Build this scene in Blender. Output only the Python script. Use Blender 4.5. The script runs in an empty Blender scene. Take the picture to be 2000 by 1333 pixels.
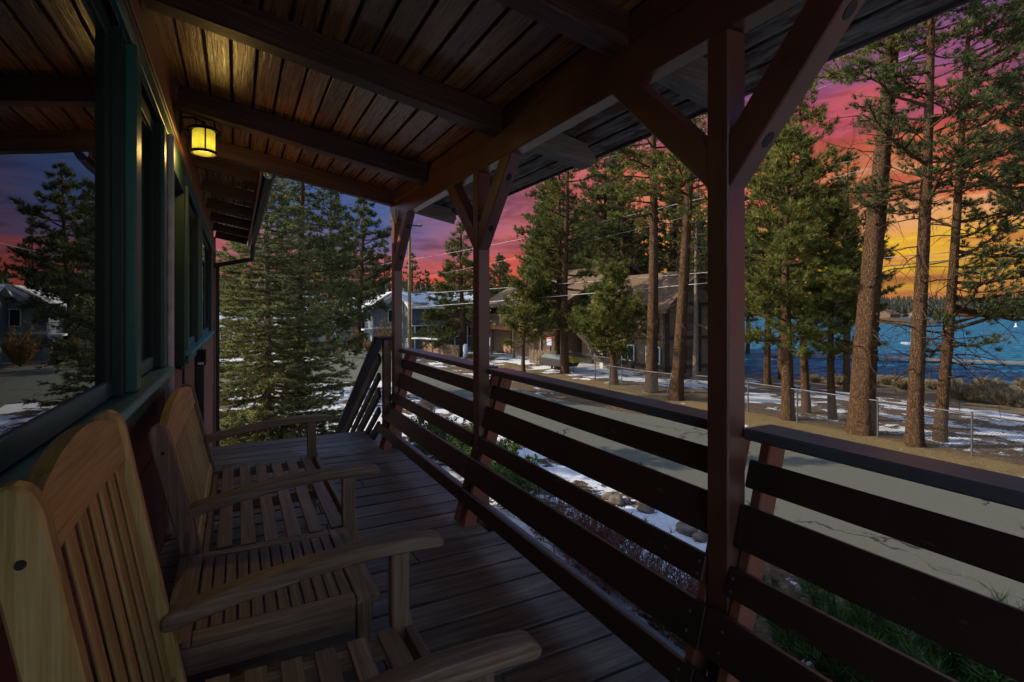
import bpy, bmesh, math, random
import numpy as np
from mathutils import Vector, Matrix, Euler

random.seed(7); RNG = np.random.default_rng(7)
R = math.radians
scn = bpy.context.scene
COL = scn.collection

# ------------------------------------------------------------------ camera
PSI = R(27.81)
CAMZ = 1.48
cam = bpy.data.cameras.new('camera'); cam.sensor_width = 36; cam.lens = 18.36
cam.shift_y = -0.0297; cam.clip_start = 0.05; cam.clip_end = 4000
camo = bpy.data.objects.new('camera', cam); COL.objects.link(camo)
camo.location = (0, 0, CAMZ); camo.rotation_euler = (R(90), 0, -PSI)
scn.camera = camo

# ------------------------------------------------------------------ light
SUN_AZ, SUN_EL = R(-60), R(31)          # azimuth from +Y towards +X: the sun stands behind the house, ahead-left
SUN_STRENGTH = 2.75
sl = bpy.data.lights.new('sun', 'SUN'); sl.energy = SUN_STRENGTH; sl.angle = R(0.5); sl.color = (1.0, 0.86, 0.64)
so = bpy.data.objects.new('sun', sl); COL.objects.link(so)
sd = Vector((math.sin(SUN_AZ)*math.cos(SUN_EL), math.cos(SUN_AZ)*math.cos(SUN_EL), math.sin(SUN_EL)))
so.rotation_euler = sd.to_track_quat('Z', 'Y').to_euler(); so.location = (-20, 20, 30)

SKY_K = 0.14
SUNSET_K = 0.53
w = bpy.data.worlds.new('World'); scn.world = w; w.use_nodes = True
nt = w.node_tree; nt.nodes.clear()
def N(t, **k):
    n = nt.nodes.new(t)
    for a, v in k.items(): setattr(n, a, v)
    return n
def L(a, b): nt.links.new(a, b)
def WM(op, a, b=None, c=None):
    n = N('ShaderNodeMath', operation=op)
    for i, v in enumerate((a, b, c)):
        if v is None: continue
        if isinstance(v, (int, float)): n.inputs[i].default_value = v
        else: L(v, n.inputs[i])
    return n.outputs[0]
def srgb(r, g, b):
    f = lambda c: (c/255/12.92) if c/255 <= .04045 else ((c/255+.055)/1.055)**2.4
    return (f(r), f(g), f(b), 1)
def wramp(stops, fac):
    n = N('ShaderNodeValToRGB'); e = n.color_ramp.elements
    while len(e) > 1: e.remove(e[-1])
    e[0].position = stops[0][0]; e[0].color = srgb(*stops[0][1])
    for p, c in stops[1:]:
        x = e.new(p); x.color = srgb(*c)
    L(fac, n.inputs[0]); return n.outputs[0]
out = N('ShaderNodeOutputWorld'); bg = N('ShaderNodeBackground'); L(bg.outputs[0], out.inputs[0])
sky = N('ShaderNodeTexSky', sky_type='NISHITA', sun_disc=False)
sky.sun_elevation = SUN_EL; sky.sun_rotation = SUN_AZ
tc = N('ShaderNodeTexCoord'); sep = N('ShaderNodeSeparateXYZ'); L(tc.outputs['Generated'], sep.inputs[0])
dx, dy, dz = sep.outputs
SA = R(70)
hl = WM('SQRT', WM('ADD', WM('ADD', WM('MULTIPLY', dx, dx), WM('MULTIPLY', dy, dy)), 1e-6))
cdot = WM('DIVIDE', WM('ADD', WM('MULTIPLY', dx, math.sin(SA)), WM('MULTIPLY', dy, math.cos(SA))), hl)
mp = N('ShaderNodeMapping'); L(tc.outputs['Generated'], mp.inputs[0]); mp.inputs['Scale'].default_value = (1.6, 1.6, 11)
mp.inputs['Rotation'].default_value = (R(6), R(4), 0)
nz = N('ShaderNodeTexNoise'); nz.inputs['Scale'].default_value = 1.7; nz.inputs['Detail'].default_value = 7; nz.inputs['Roughness'].default_value = .58
L(mp.outputs[0], nz.inputs[0])
mp2 = N('ShaderNodeMapping'); L(tc.outputs['Generated'], mp2.inputs[0]); mp2.inputs['Scale'].default_value = (5, 5, 34)
nz2 = N('ShaderNodeTexNoise'); nz2.inputs['Scale'].default_value = 1.5; nz2.inputs['Detail'].default_value = 5; L(mp2.outputs[0], nz2.inputs[0])
cl = WM('ADD', WM('MULTIPLY', WM('SUBTRACT', nz.outputs[0], .5), .34), WM('MULTIPLY', WM('SUBTRACT', nz2.outputs[0], .5), .13))
el = WM('ADD', dz, cl)
el.node.use_clamp = True
rA = wramp([(0, (196,126,72)), (.04, (212,146,72)), (.07, (224,172,56)), (.09, (232,194,52)), (.115, (224,160,80)), (.15, (224,160,112)), (.19, (218,120,78)), (.24, (206,92,80)), (.30, (186,84,98)), (.37, (138,80,122)), (.45, (98,78,138)), (.7, (50,58,104)), (1, (30,42,84))], el)
rB = wramp([(0, (236,124,48)), (.05, (226,92,62)), (.13, (212,98,80)), (.22, (200,100,92)), (.33, (148,94,118)), (.45, (84,76,126)), (.7, (42,56,102)), (1, (28,40,84))], el)
rC = wramp([(0, (226,100,74)), (.045, (210,92,80)), (.085, (176,90,98)), (.125, (112,92,126)), (.17, (74,94,142)), (.45, (52,74,124)), (.7, (36,52,98)), (1, (28,40,84))], el)
def wmix(f, a, b):
    n = N('ShaderNodeMix', data_type='RGBA'); L(f, n.inputs[0]); L(a, n.inputs[6]); L(b, n.inputs[7]); return n.outputs[2]
def wstep(v, lo, hi):
    n = N('ShaderNodeMapRange', interpolation_type='SMOOTHSTEP'); L(v, n.inputs[0]); n.inputs[1].default_value = lo; n.inputs[2].default_value = hi; return n.outputs[0]
cdn = WM('ADD', cdot, WM('MULTIPLY', WM('SUBTRACT', nz.outputs[0], .5), .25))
cbc = wmix(wstep(cdn, .54, .88), rC, rB)
cab = wmix(wstep(cdn, .74, 1.02), cbc, rA)
# high overhead and behind the house the sky is plain evening blue
up = WM('MAXIMUM', wstep(dz, .44, .62), WM('SUBTRACT', 1.0, wstep(cdot, -.35, .12)))
vm = N('ShaderNodeVectorMath', operation='SCALE'); L(sky.outputs[0], vm.inputs[0]); vm.inputs[3].default_value = SKY_K
# broken bars of greyer, darker cloud
mp3 = N('ShaderNodeMapping'); L(tc.outputs['Generated'], mp3.inputs[0]); mp3.inputs['Scale'].default_value = (2.6, 2.6, 15); mp3.inputs['Rotation'].default_value = (R(-5), R(7), R(40))
nz3 = N('ShaderNodeTexNoise'); nz3.inputs['Scale'].default_value = 2.0; nz3.inputs['Detail'].default_value = 9; nz3.inputs['Roughness'].default_value = .66; nz3.inputs['Distortion'].default_value = .5; L(mp3.outputs[0], nz3.inputs[0])
dk_ = N('ShaderNodeMix', data_type='RGBA', blend_type='MULTIPLY'); dk_.inputs[0].default_value = 1.0
gr = wramp([(0, (255,255,255)), (.46, (255,255,255)), (.60, (206,204,210)), (.75, (160,164,182))], nz3.outputs[0])
L(cab, dk_.inputs[6]); L(gr, dk_.inputs[7]); cab = dk_.outputs[2]
vs = N('ShaderNodeVectorMath', operation='SCALE'); L(cab, vs.inputs[0]); vs.inputs[3].default_value = SUNSET_K
fin = wmix(up, vs.outputs[0], vm.outputs[0])
L(fin, bg.inputs[0]); bg.inputs[1].default_value = 1.0

vsn = scn.view_settings; vsn.view_transform = 'Standard'; vsn.look = 'None'; vsn.gamma = 1; vsn.exposure = 1.0
vsn.use_curve_mapping = False
scn.render.resolution_x = 1024; scn.render.resolution_y = 682
scn.render.engine = 'CYCLES'

# ------------------------------------------------------------------ materials
class MT:
    def __init__(s, name):
        s.m = bpy.data.materials.new(name); s.m.use_nodes = True; s.t = s.m.node_tree
        s.b = s.t.nodes['Principled BSDF']; s.o = s.t.nodes['Material Output']
    def n(s, t, **k):
        n = s.t.nodes.new(t)
        for a, v in k.items(): setattr(n, a, v)
        return n
    def l(s, a, b): s.t.links.new(a, b)
    def noise(s, vec, scale, detail=4, rough=.55, dist=0):
        n = s.n('ShaderNodeTexNoise'); s.l(vec, n.inputs['Vector']); n.inputs['Scale'].default_value = scale
        n.inputs['Detail'].default_value = detail; n.inputs['Roughness'].default_value = rough; n.inputs['Distortion'].default_value = dist
        return n.outputs[0]
    def map(s, vec, sc=(1,1,1), loc=(0,0,0), rot=(0,0,0)):
        n = s.n('ShaderNodeMapping'); s.l(vec, n.inputs[0]); n.inputs['Scale'].default_value = sc; n.inputs['Location'].default_value = loc; n.inputs['Rotation'].default_value = rot
        return n.outputs[0]
    def ramp(s, f, stops):
        n = s.n('ShaderNodeValToRGB'); e = n.color_ramp.elements
        while len(e) > 1: e.remove(e[-1])
        c4 = lambda c: (c, c, c, 1) if isinstance(c, (int, float)) else (*c[:3], 1)
        e[0].position = stops[0][0]; e[0].color = c4(stops[0][1])
        for p, c in stops[1:]:
            x = e.new(p); x.color = c4(c)
        s.l(f, n.inputs[0]); return n.outputs[0]
    def mix(s, f, a, b, mode='MIX'):
        n = s.n('ShaderNodeMix', data_type='RGBA', blend_type=mode)
        for i, v in ((0, f), (6, a), (7, b)):
            if isinstance(v, (int, float)): n.inputs[i].default_value = v if i == 0 else (v, v, v, 1)
            elif isinstance(v, tuple): n.inputs[i].default_value = (*v[:3], 1)
            else: s.l(v, n.inputs[i])
        return n.outputs[2]
    def math(s, op, a, b=None):
        n = s.n('ShaderNodeMath', operation=op)
        for i, v in enumerate((a, b)):
            if v is None: continue
            if isinstance(v, (int, float)): n.inputs[i].default_value = v
            else: s.l(v, n.inputs[i])
        return n.outputs[0]
    def sm(s, v, lo, hi):
        n = s.n('ShaderNodeMapRange', interpolation_type='SMOOTHSTEP'); s.l(v, n.inputs[0]); n.inputs[1].default_value = lo; n.inputs[2].default_value = hi
        return n.outputs[0]
    def bump(s, h, strength=.3, dist=.01):
        n = s.n('ShaderNodeBump'); s.l(h, n.inputs['Height']); n.inputs['Strength'].default_value = strength; n.inputs['Distance'].default_value = dist
        s.l(n.outputs[0], s.b.inputs['Normal']); return n
    def ocoord(s, jitter=True):
        t = s.n('ShaderNodeTexCoord').outputs['Object']
        if not jitter: return t
        oi = s.n('ShaderNodeObjectInfo')
        v = s.n('ShaderNodeVectorMath', operation='SCALE'); 
        cx = s.n('ShaderNodeCombineXYZ'); s.l(oi.outputs['Random'], cx.inputs[0]); s.l(oi.outputs['Random'], cx.inputs[1]); s.l(oi.outputs['Random'], cx.inputs[2])
        s.l(cx.outputs[0], v.inputs[0]); v.inputs[3].default_value = 37.0
        a = s.n('ShaderNodeVectorMath', operation='ADD'); s.l(t, a.inputs[0]); s.l(v.outputs[0], a.inputs[1])
        return a.outputs[0]
    def pos(s): return s.n('ShaderNodeNewGeometry').outputs['Position']
    def rnd(s): return s.n('ShaderNodeObjectInfo').outputs['Random']

def wood(name, c0, c1, c2, rough=.5, grain=1.0, bump=.35, vary=.35, spec=.5, scale=1.0, worn=None, wornamt=.55, knots=True):
    """grain runs along local X of each piece"""
    k = MT(name); v = k.ocoord()
    g1 = k.noise(k.map(v, (1.3*scale, 34*scale, 34*scale)), 1.6, 7, .66, .5)
    g2 = k.noise(k.map(v, (3*scale, 120*scale, 120*scale)), 1.0, 3, .6)
    big = k.noise(k.map(v, (1, 3, 3)), 1.3, 3)
    col = k.ramp(g1, [(.28, c0), (.5, c1), (.72, c2)])
    col = k.mix(k.math('MULTIPLY', k.math('SUBTRACT', g2, .35), 1.1*grain), col, c0)
    if knots:
        vo = k.n('ShaderNodeTexVoronoi'); k.l(k.map(v, (1.3*scale, 5*scale, 5*scale)), vo.inputs['Vector']); vo.inputs['Scale'].default_value = 1.4
        kn = k.ramp(vo.outputs['Distance'], [(0, 1), (.06, .8), (.11, 0)])
        col = k.mix(k.math('MULTIPLY', kn, .55), col, tuple(x*.35 for x in c0))
    hv = k.math('ADD', k.math('MULTIPLY', k.rnd(), vary), 1-vary/2)
    n = k.n('ShaderNodeVectorMath', operation='SCALE'); k.l(col, n.inputs[0]); k.l(k.math('MULTIPLY', hv, k.math('ADD', k.math('MULTIPLY', big, .6), .7)), n.inputs[3])
    col = n.outputs[0]
    if worn:
        wn = k.noise(k.map(v, (2.2, 14, 14)), 1.6, 8, .7)
        wm = k.sm(wn, wornamt, wornamt+.08); col = k.mix(wm, col, worn)
    k.l(col, k.b.inputs['Base Color'])
    k.l(k.math('ADD', k.math('MULTIPLY', g1, .35), rough-.16), k.b.inputs['Roughness'])
    k.b.inputs['Specular IOR Level'].default_value = spec
    k.bump(k.math('ADD', g1, k.math('MULTIPLY', g2, .5)), bump, .004)
    return k.m

def paint(name, c, rough=.5, wear=None, wearamt=.66, bump=.2, spec=.4):
    k = MT(name); v = k.ocoord()
    n1 = k.noise(v, 3.0, 5); n2 = k.noise(k.map(v, (5, 60, 60)), 1.0, 4)
    col = k.ramp(n1, [(.3, tuple(x*.78 for x in c)), (.7, tuple(min(1, x*1.18) for x in c))])
    if wear:
        wn = k.noise(k.map(v, (3, 12, 12)), 2.2, 8, .7); col = k.mix(k.sm(wn, wearamt, wearamt+.05), col, wear)
    k.l(col, k.b.inputs['Base Color']); k.l(k.math('ADD', k.math('MULTIPLY', n1, .25), rough-.1), k.b.inputs['Roughness'])
    k.b.inputs['Specular IOR Level'].default_value = spec
    k.bump(k.math('ADD', n2, k.math('MULTIPLY', k.noise(v, 40, 3), .4)), bump, .003)
    return k.m

def simple(name, c, rough=.6, metal=0, scale=8, var=.25, bump=0, spec=.5):
    k = MT(name); n1 = k.noise(k.ocoord(), scale, 5)
    k.l(k.ramp(n1, [(.3, tuple(x*(1-var) for x in c)), (.7, tuple(min(1, x*(1+var)) for x in c))]), k.b.inputs['Base Color'])
    k.b.inputs['Roughness'].default_value = rough; k.b.inputs['Metallic'].default_value = metal; k.b.inputs['Specular IOR Level'].default_value = spec
    if bump: k.bump(n1, bump, .01)
    return k.m

M = {}
M['deck'] = None
k = MT('deck_stain'); v = k.ocoord(); P = k.pos()
g1 = k.noise(k.map(v, (1.1, 22, 22)), 1.6, 7, .65, .3); g2 = k.noise(k.map(v, (3, 110, 110)), 1, 3)
big = k.noise(P, 1.6, 5); 
col = k.ramp(g1, [(.25, (.045, .035, .024)), (.5, (.165, .130, .092)), (.75, (.36, .30, .225))])
col = k.mix(k.math('MULTIPLY', g2, .35), col, (.02, .015, .013))
foot = k.sm(k.noise(k.map(v, (2.5, 9, 9)), 2.0, 8, .7), .56, .70)
col = k.mix(k.math('MULTIPLY', foot, .5), col, (.20, .165, .15))
# worn grey patch of old paint by the top of the stairs
sp = k.n('ShaderNodeSeparateXYZ'); k.l(P, sp.inputs[0])
ddx = k.math('DIVIDE', k.math('SUBTRACT', sp.outputs[0], .98), .50); ddy = k.math('DIVIDE', k.math('SUBTRACT', sp.outputs[1], 5.98), .52)
dd = k.math('SQRT', k.math('ADD', k.math('MULTIPLY', ddx, ddx), k.math('MULTIPLY', ddy, ddy)))
dd = k.math('ADD', dd, k.math('MULTIPLY', k.math('SUBTRACT', k.noise(P, 5.0, 7, .7), .5), 1.3))
pm = k.math('SUBTRACT', 1.0, k.sm(dd, .80, .92))
pc = k.ramp(k.noise(P, 14, 6, .65), [(.35, (.14, .13, .13)), (.6, (.24, .23, .235)), (.75, (.36, .36, .38))])
col = k.mix(k.math('MULTIPLY', pm, .9), col, pc)
hv = k.math('ADD', k.math('MULTIPLY', k.rnd(), .45), .78)
n = k.n('ShaderNodeVectorMath', operation='SCALE'); k.l(col, n.inputs[0]); k.l(k.math('MULTIPLY', hv, k.math('ADD', k.math('MULTIPLY', big, .8), .6)), n.inputs[3])
k.l(n.outputs[0], k.b.inputs['Base Color'])
k.l(k.math('ADD', k.math('MULTIPLY', k.noise(P, 2.4, 4), .5), .20), k.b.inputs['Roughness']); k.b.inputs['Specular IOR Level'].default_value = .40
k.bump(k.math('ADD', g1, k.math('MULTIPLY', g2, .6)), .8, .006)
M['deck'] = k.m

RED = (.155, .062, .040)
M['redpaint'] = paint('red_brown_paint', RED, .30, wear=(.20, .09, .05), wearamt=.72, bump=.3, spec=.9)
M['railpaint'] = paint('rail_paint', (.056, .031, .024), .34, wear=(.13, .085, .07), wearamt=.61, bump=.6)
M['cappaint'] = paint('cap_paint', (.105, .11, .125), .30, wear=(.20, .16, .15), wearamt=.62, bump=.3)
M['support'] = paint('support_paint', (.30, .105, .055), .6, wear=(.16, .06, .035), wearamt=.7)
M['green'] = paint('green_trim_paint', (.035, .165, .15), .35, wear=(.16, .24, .21), wearamt=.73, bump=.35)
M['sill'] = paint('teal_sill_paint', (.09, .38, .42), .30, wear=(.25, .38, .42), wearamt=.70, bump=.35)
M['greendark'] = paint('dark_green_frame_paint', (.010, .040, .034), .5, bump=.3)
M['trimbrown'] = paint('tan_brown_trim_paint', (.30, .125, .060), .5, wear=(.13, .045, .02), wearamt=.68)
M['wallred'] = paint('wall_siding_paint', (.27, .125, .09), .6, wear=(.11, .045, .03), wearamt=.6)
M['white'] = simple('white_paint', (.7, .71, .72), .5)
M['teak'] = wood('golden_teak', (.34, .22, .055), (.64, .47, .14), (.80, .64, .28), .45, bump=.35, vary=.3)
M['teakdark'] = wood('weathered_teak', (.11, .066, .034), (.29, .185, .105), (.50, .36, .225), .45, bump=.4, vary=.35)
M['ceil'] = wood('varnished_ceiling_board', (.09, .036, .012), (.38, .165, .050), (.62, .33, .125), .27, bump=.75, vary=.55, spec=.8, worn=(.33, .22, .11), wornamt=.64)
M['rafter'] = wood('stained_rafter', (.035, .013, .008), (.085, .034, .020), (.19, .10, .065), .5, bump=.8, vary=.2, knots=False)
k = MT('weathered_eave_wood'); v = k.ocoord()
g = k.noise(k.map(v, (1.4, 20, 20)), 1.7, 9, .72, .5); h = k.noise(k.map(v, (2.2, 9, 9)), 1.8, 9, .75)
col = k.ramp(g, [(.3, (.05, .042, .036)), (.48, (.18, .155, .135)), (.7, (.40, .36, .32))])
col = k.mix(k.sm(h, .52, .56), col, (.12, .055, .03))
k.l(col, k.b.inputs['Base Color']); k.b.inputs['Roughness'].default_value = .8
k.bump(k.math('ADD', g, k.sm(h, .5, .56)), .9, .006); M['weather'] = k.m
M['raftertail'] = wood('bleached_rafter_bottom', (.10, .075, .062), (.22, .18, .155), (.34, .29, .26), .7, bump=.9, vary=.2, knots=False)
M['black'] = simple('black_iron', (.012, .010, .010), .45, .6, 30, .4, .4)
M['steel'] = simple('grey_steel', (.45, .46, .48), .35, .9)
M['galv'] = simple('galvanised_wire', (.10, .103, .107), .5, .5)
M['steelwire'] = simple('bright_wire', (.42, .43, .42), .6)
M['dark'] = simple('dark_brown_metal', (.018, .014, .014), .5)
M['asphalt_roof'] = simple('roof_felt', (.05, .04, .035), .9, 0, 6, .3, .3)

k = MT('lantern_glass')
n1 = k.noise(k.ocoord(False), 14, 5)
em = k.n('ShaderNodeEmission'); k.l(k.ramp(n1, [(.3, (.75, .48, .02)), (.7, (1.0, .80, .06))]), em.inputs[0]); zz_ = k.n('ShaderNodeSeparateXYZ'); k.l(k.ocoord(False), zz_.inputs[0]); k.l(k.math('ADD', k.math('MULTIPLY', k.math('SUBTRACT', 1.0, k.sm(k.math('ABSOLUTE', k.math('SUBTRACT', zz_.outputs[2], .07)), .0, .10)), .42), .30), em.inputs[1])
gl = k.n('ShaderNodeBsdfGlossy'); gl.inputs['Roughness'].default_value = .15
mx = k.n('ShaderNodeMixShader'); mx.inputs[0].default_value = .08; k.l(em.outputs[0], mx.inputs[1]); k.l(gl.outputs[0], mx.inputs[2]); k.l(mx.outputs[0], k.o.inputs[0])
M['lamp'] = k.m

k = MT('window_glass'); k.b.inputs['Base Color'].default_value = (.004, .004, .005, 1); k.b.inputs['Roughness'].default_value = .0
k.b.inputs['IOR'].default_value = 1.72; k.b.inputs['Specular IOR Level'].default_value = .5
k.bump(k.noise(k.ocoord(False), 1.3, 2), .02, .05); M['glass'] = k.m
M['farglass'] = simple('far_window_glass', (.02, .03, .04), .1)

# ground
k = MT('ground_soil'); P = k.pos(); sp = k.n('ShaderNodeSeparateXYZ'); k.l(P, sp.inputs[0]); X, Y = sp.outputs[0], sp.outputs[1]
n1 = k.noise(P, 1.1, 8, .65); n2 = k.noise(P, 9, 6, .7); n3 = k.noise(P, .35, 6, .6); n4 = k.noise(P, 60, 3, .7)
soil = k.ramp(n2, [(.3, (.035, .024, .015)), (.5, (.085, .056, .033)), (.7, (.19, .13, .08))])
grass = k.ramp(k.noise(P, 25, 6, .7), [(.3, (.06, .042, .018)), (.5, (.14, .10, .044)), (.72, (.30, .23, .11))])
gm = k.math('MULTIPLY', k.sm(X, 14.2, 15.4), k.math('SUBTRACT', 1.0, k.sm(X, 17.3, 18.6)))
gm = k.math('MULTIPLY', gm, k.sm(n1, .30, .5))
col = k.mix(gm, soil, grass)
shore = k.math('MULTIPLY', k.sm(X, 33, 36), k.math('SUBTRACT', 1.0, k.sm(X, 70, 90)))
col = k.mix(k.math('MULTIPLY', shore, .5), col, (.22, .17, .10))
# share of the ground that snow covers
yard = k.math('MULTIPLY', k.sm(X, 17.8, 19.5), .075)
near = k.math('MULTIPLY', k.math('SUBTRACT', 1.0, k.sm(X, 7.2, 8.2)), .10)
farr = k.math('MULTIPLY', k.sm(Y, 22, 30), .05)
ddist = k.n('ShaderNodeVectorMath', operation='LENGTH'); k.l(P, ddist.inputs[0]); farr = k.math('SUBTRACT', farr, k.math('MULTIPLY', k.sm(ddist.outputs['Value'], 110, 160), .6))
cov = k.math('ADD', k.math('ADD', yard, near), farr)
cov = k.math('SUBTRACT', cov, k.math('MULTIPLY', shore, .10))
cov = k.math('SUBTRACT', cov, k.math('MULTIPLY', k.sm(P.node.outputs['Position'] if False else sp.outputs[2], 0.0, 3.0), .5))
sv = k.math('ADD', k.math('ADD', k.math('MULTIPLY', n3, .55), k.math('MULTIPLY', n1, .45)), cov)
sv = k.math('ADD', sv, k.math('MULTIPLY', k.math('SUBTRACT', n2, .5), .14))
sm_ = k.sm(sv, .575, .60)
snow = k.ramp(n2, [(.3, (.50, .53, .58)), (.7, (.70, .72, .76))])
col = k.mix(sm_, col, snow)
# stray needles and twigs lying on the snow
col = k.mix(k.math('MULTIPLY', k.math('MULTIPLY', sm_, k.sm(n4, .66, .72)), .7), col, (.10, .06, .03))
k.l(col, k.b.inputs['Base Color']); k.b.inputs['Roughness'].default_value = .9; k.b.inputs['Specular IOR Level'].default_value = .15
k.bump(k.math('ADD', k.math('ADD', k.math('MULTIPLY', sm_, .8), k.math('MULTIPLY', n2, .7)), k.math('MULTIPLY', n4, .2)), .9, .05)
M['ground'] = k.m

k = MT('asphalt'); P = k.pos()
n1 = k.noise(P, 90, 3, .8); n2 = k.noise(P, .7, 5); n3 = k.noise(P, 5, 5)
vo = k.n('ShaderNodeTexVoronoi', feature='DISTANCE_TO_EDGE'); k.l(k.map(k.n('ShaderNodeTexCoord').outputs['Object'], (1, .45, 1)), vo.inputs['Vector']); vo.inputs['Scale'].default_value = .42
wv = k.n('ShaderNodeVectorMath', operation='ADD')
nn = k.n('ShaderNodeTexNoise'); k.l(P, nn.inputs['Vector']); nn.inputs['Scale'].default_value = 1.6; nn.inputs['Detail'].default_value = 6
sc_ = k.n('ShaderNodeVectorMath', operation='SCALE'); k.l(nn.outputs['Color'], sc_.inputs[0]); sc_.inputs[3].default_value = 1.3
k.l(P, wv.inputs[0]); k.l(sc_.outputs[0], wv.inputs[1]); k.l(k.map(wv.outputs[0], (1, .4, 0)), vo.inputs['Vector'])
crack = k.math('SUBTRACT', 1.0, k.sm(vo.outputs['Distance'], .004, .012))
crack = k.math('MULTIPLY', crack, k.sm(n2, .42, .55))
col = k.ramp(n1, [(.3, (.052, .055, .045)), (.5, (.095, .10, .082)), (.72, (.17, .175, .145))])
col = k.mix(k.math('MULTIPLY', n3, .3), col, (.075, .075, .062))
col = k.mix(k.math('MULTIPLY', crack, .85), col, (.015, .014, .012))
k.l(col, k.b.inputs['Base Color']); k.b.inputs['Roughness'].default_value = .85; k.b.inputs['Specular IOR Level'].default_value = .2
k.bump(k.math('SUBTRACT', n1, k.math('MULTIPLY', crack, 1.5)), .6, .01); M['road'] = k.m

k = MT('lake_water'); P = k.pos()
n1 = k.noise(k.map(P, (1.1, 2.4, 1), rot=(0, 0, R(30))), .55, 6, .65); n2 = k.noise(k.map(P, (.02, .05, 1), rot=(0, 0, R(25))), 1, 4)
col = k.ramp(n1, [(.35, (.006, .055, .115)), (.5, (.015, .12, .21)), (.7, (.07, .27, .38))])
col = k.mix(k.math('MULTIPLY', n2, .45), col, (.004, .045, .105))
df = k.n('ShaderNodeBsdfDiffuse'); k.l(col, df.inputs[0]); gg = k.n('ShaderNodeBsdfGlossy'); gg.inputs['Roughness'].default_value = .25
bp_ = k.n('ShaderNodeBump'); k.l(n1, bp_.inputs['Height']); bp_.inputs['Strength'].default_value = .6; bp_.inputs['Distance'].default_value = .3
k.l(bp_.outputs[0], df.inputs['Normal']); k.l(bp_.outputs[0], gg.inputs['Normal'])
mx = k.n('ShaderNodeMixShader'); mx.inputs[0].default_value = .05; k.l(df.outputs[0], mx.inputs[1]); k.l(gg.outputs[0], mx.inputs[2]); k.l(mx.outputs[0], k.o.inputs[0]); M['water'] = k.m

k = MT('pine_bark'); v = k.n('ShaderNodeTexCoord').outputs['Object']
wob = k.n('ShaderNodeVectorMath', operation='ADD'); nn = k.n('ShaderNodeTexNoise'); k.l(v, nn.inputs['Vector']); nn.inputs['Scale'].default_value = 6; nn.inputs['Detail'].default_value = 5
sc_ = k.n('ShaderNodeVectorMath', operation='SCALE'); k.l(nn.outputs['Color'], sc_.inputs[0]); sc_.inputs[3].default_value = .16; k.l(v, wob.inputs[0]); k.l(sc_.outputs[0], wob.inputs[1])
vo = k.n('ShaderNodeTexVoronoi', feature='DISTANCE_TO_EDGE'); k.l(k.map(wob.outputs[0], (15, 15, 4.2)), vo.inputs['Vector']); vo.inputs['Scale'].default_value = 1.6
n1 = k.noise(k.map(v, (14, 14, 4)), 1.8, 9, .75); n2 = k.noise(v, 1.1, 5)
col = k.ramp(n1, [(.3, (.028, .016, .010)), (.48, (.12, .062, .032)), (.62, (.22, .120, .062)), (.75, (.34, .21, .12))])
col = k.mix(k.math('MULTIPLY', k.math('SUBTRACT', 1.0, k.sm(vo.outputs['Distance'], .0, .10)), .55), col, (.02, .013, .010))
col = k.mix(k.math('MULTIPLY', n2, .28), col, (.085, .068, .052))
k.l(col, k.b.inputs['Base Color']); k.b.inputs['Roughness'].default_value = .95; k.b.inputs['Specular IOR Level'].default_value = .08
k.bump(k.math('ADD', k.math('MULTIPLY', k.sm(vo.outputs['Distance'], 0, .2), .6), n1), 1.0, .06); M['bark'] = k.m
M['greybark'] = simple('grey_twig_bark', (.17, .13, .10), .9, 0, 12, .5, .5, .1)

def needles(name, dark, mid, light, trans=.25):
    k = MT(name); g = k.n('ShaderNodeNewGeometry'); P = g.outputs['Position']
    n1 = k.noise(P, 1.1, 3)
    f = k.math('ADD', k.math('MULTIPLY', g.outputs['Random Per Island'], .55), k.math('MULTIPLY', n1, .5))
    col = k.ramp(f, [(.22, dark), (.5, mid), (.8, light)])
    k.l(col, k.b.inputs['Base Color']); k.b.inputs['Roughness'].default_value = .55; k.b.inputs['Specular IOR Level'].default_value = .25
    tr = k.n('ShaderNodeBsdfTranslucent'); k.l(col, tr.inputs[0]); mx = k.n('ShaderNodeMixShader'); mx.inputs[0].default_value = trans
    k.l(k.b.outputs[0], mx.inputs[1]); k.l(tr.outputs[0], mx.inputs[2]); k.l(mx.outputs[0], k.o.inputs[0])
    return k.m
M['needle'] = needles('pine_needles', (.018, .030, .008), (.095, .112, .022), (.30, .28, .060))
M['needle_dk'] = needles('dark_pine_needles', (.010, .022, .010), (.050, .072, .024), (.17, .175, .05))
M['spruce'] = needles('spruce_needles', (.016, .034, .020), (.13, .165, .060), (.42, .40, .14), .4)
M['shrub'] = needles('green_shrub_leaves', (.02, .05, .014), (.07, .135, .035), (.20, .27, .075))
M['sage'] = needles('dry_bush_twigs', (.10, .075, .04), (.24, .19, .11), (.40, .34, .22))
M['autumn'] = needles('autumn_leaves', (.10, .045, .012), (.24, .12, .03), (.34, .24, .05))
M['redtwig'] = needles('red_brown_twigs', (.07, .022, .02), (.18, .055, .05), (.30, .15, .12))
M['rock'] = simple('field_stone', (.13, .10, .075), .85, 0, 5, .45, .7)
M['farforest'] = needles('far_forest_needles', (.008, .013, .009), (.018, .025, .016), (.042, .045, .026), .1)

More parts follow.
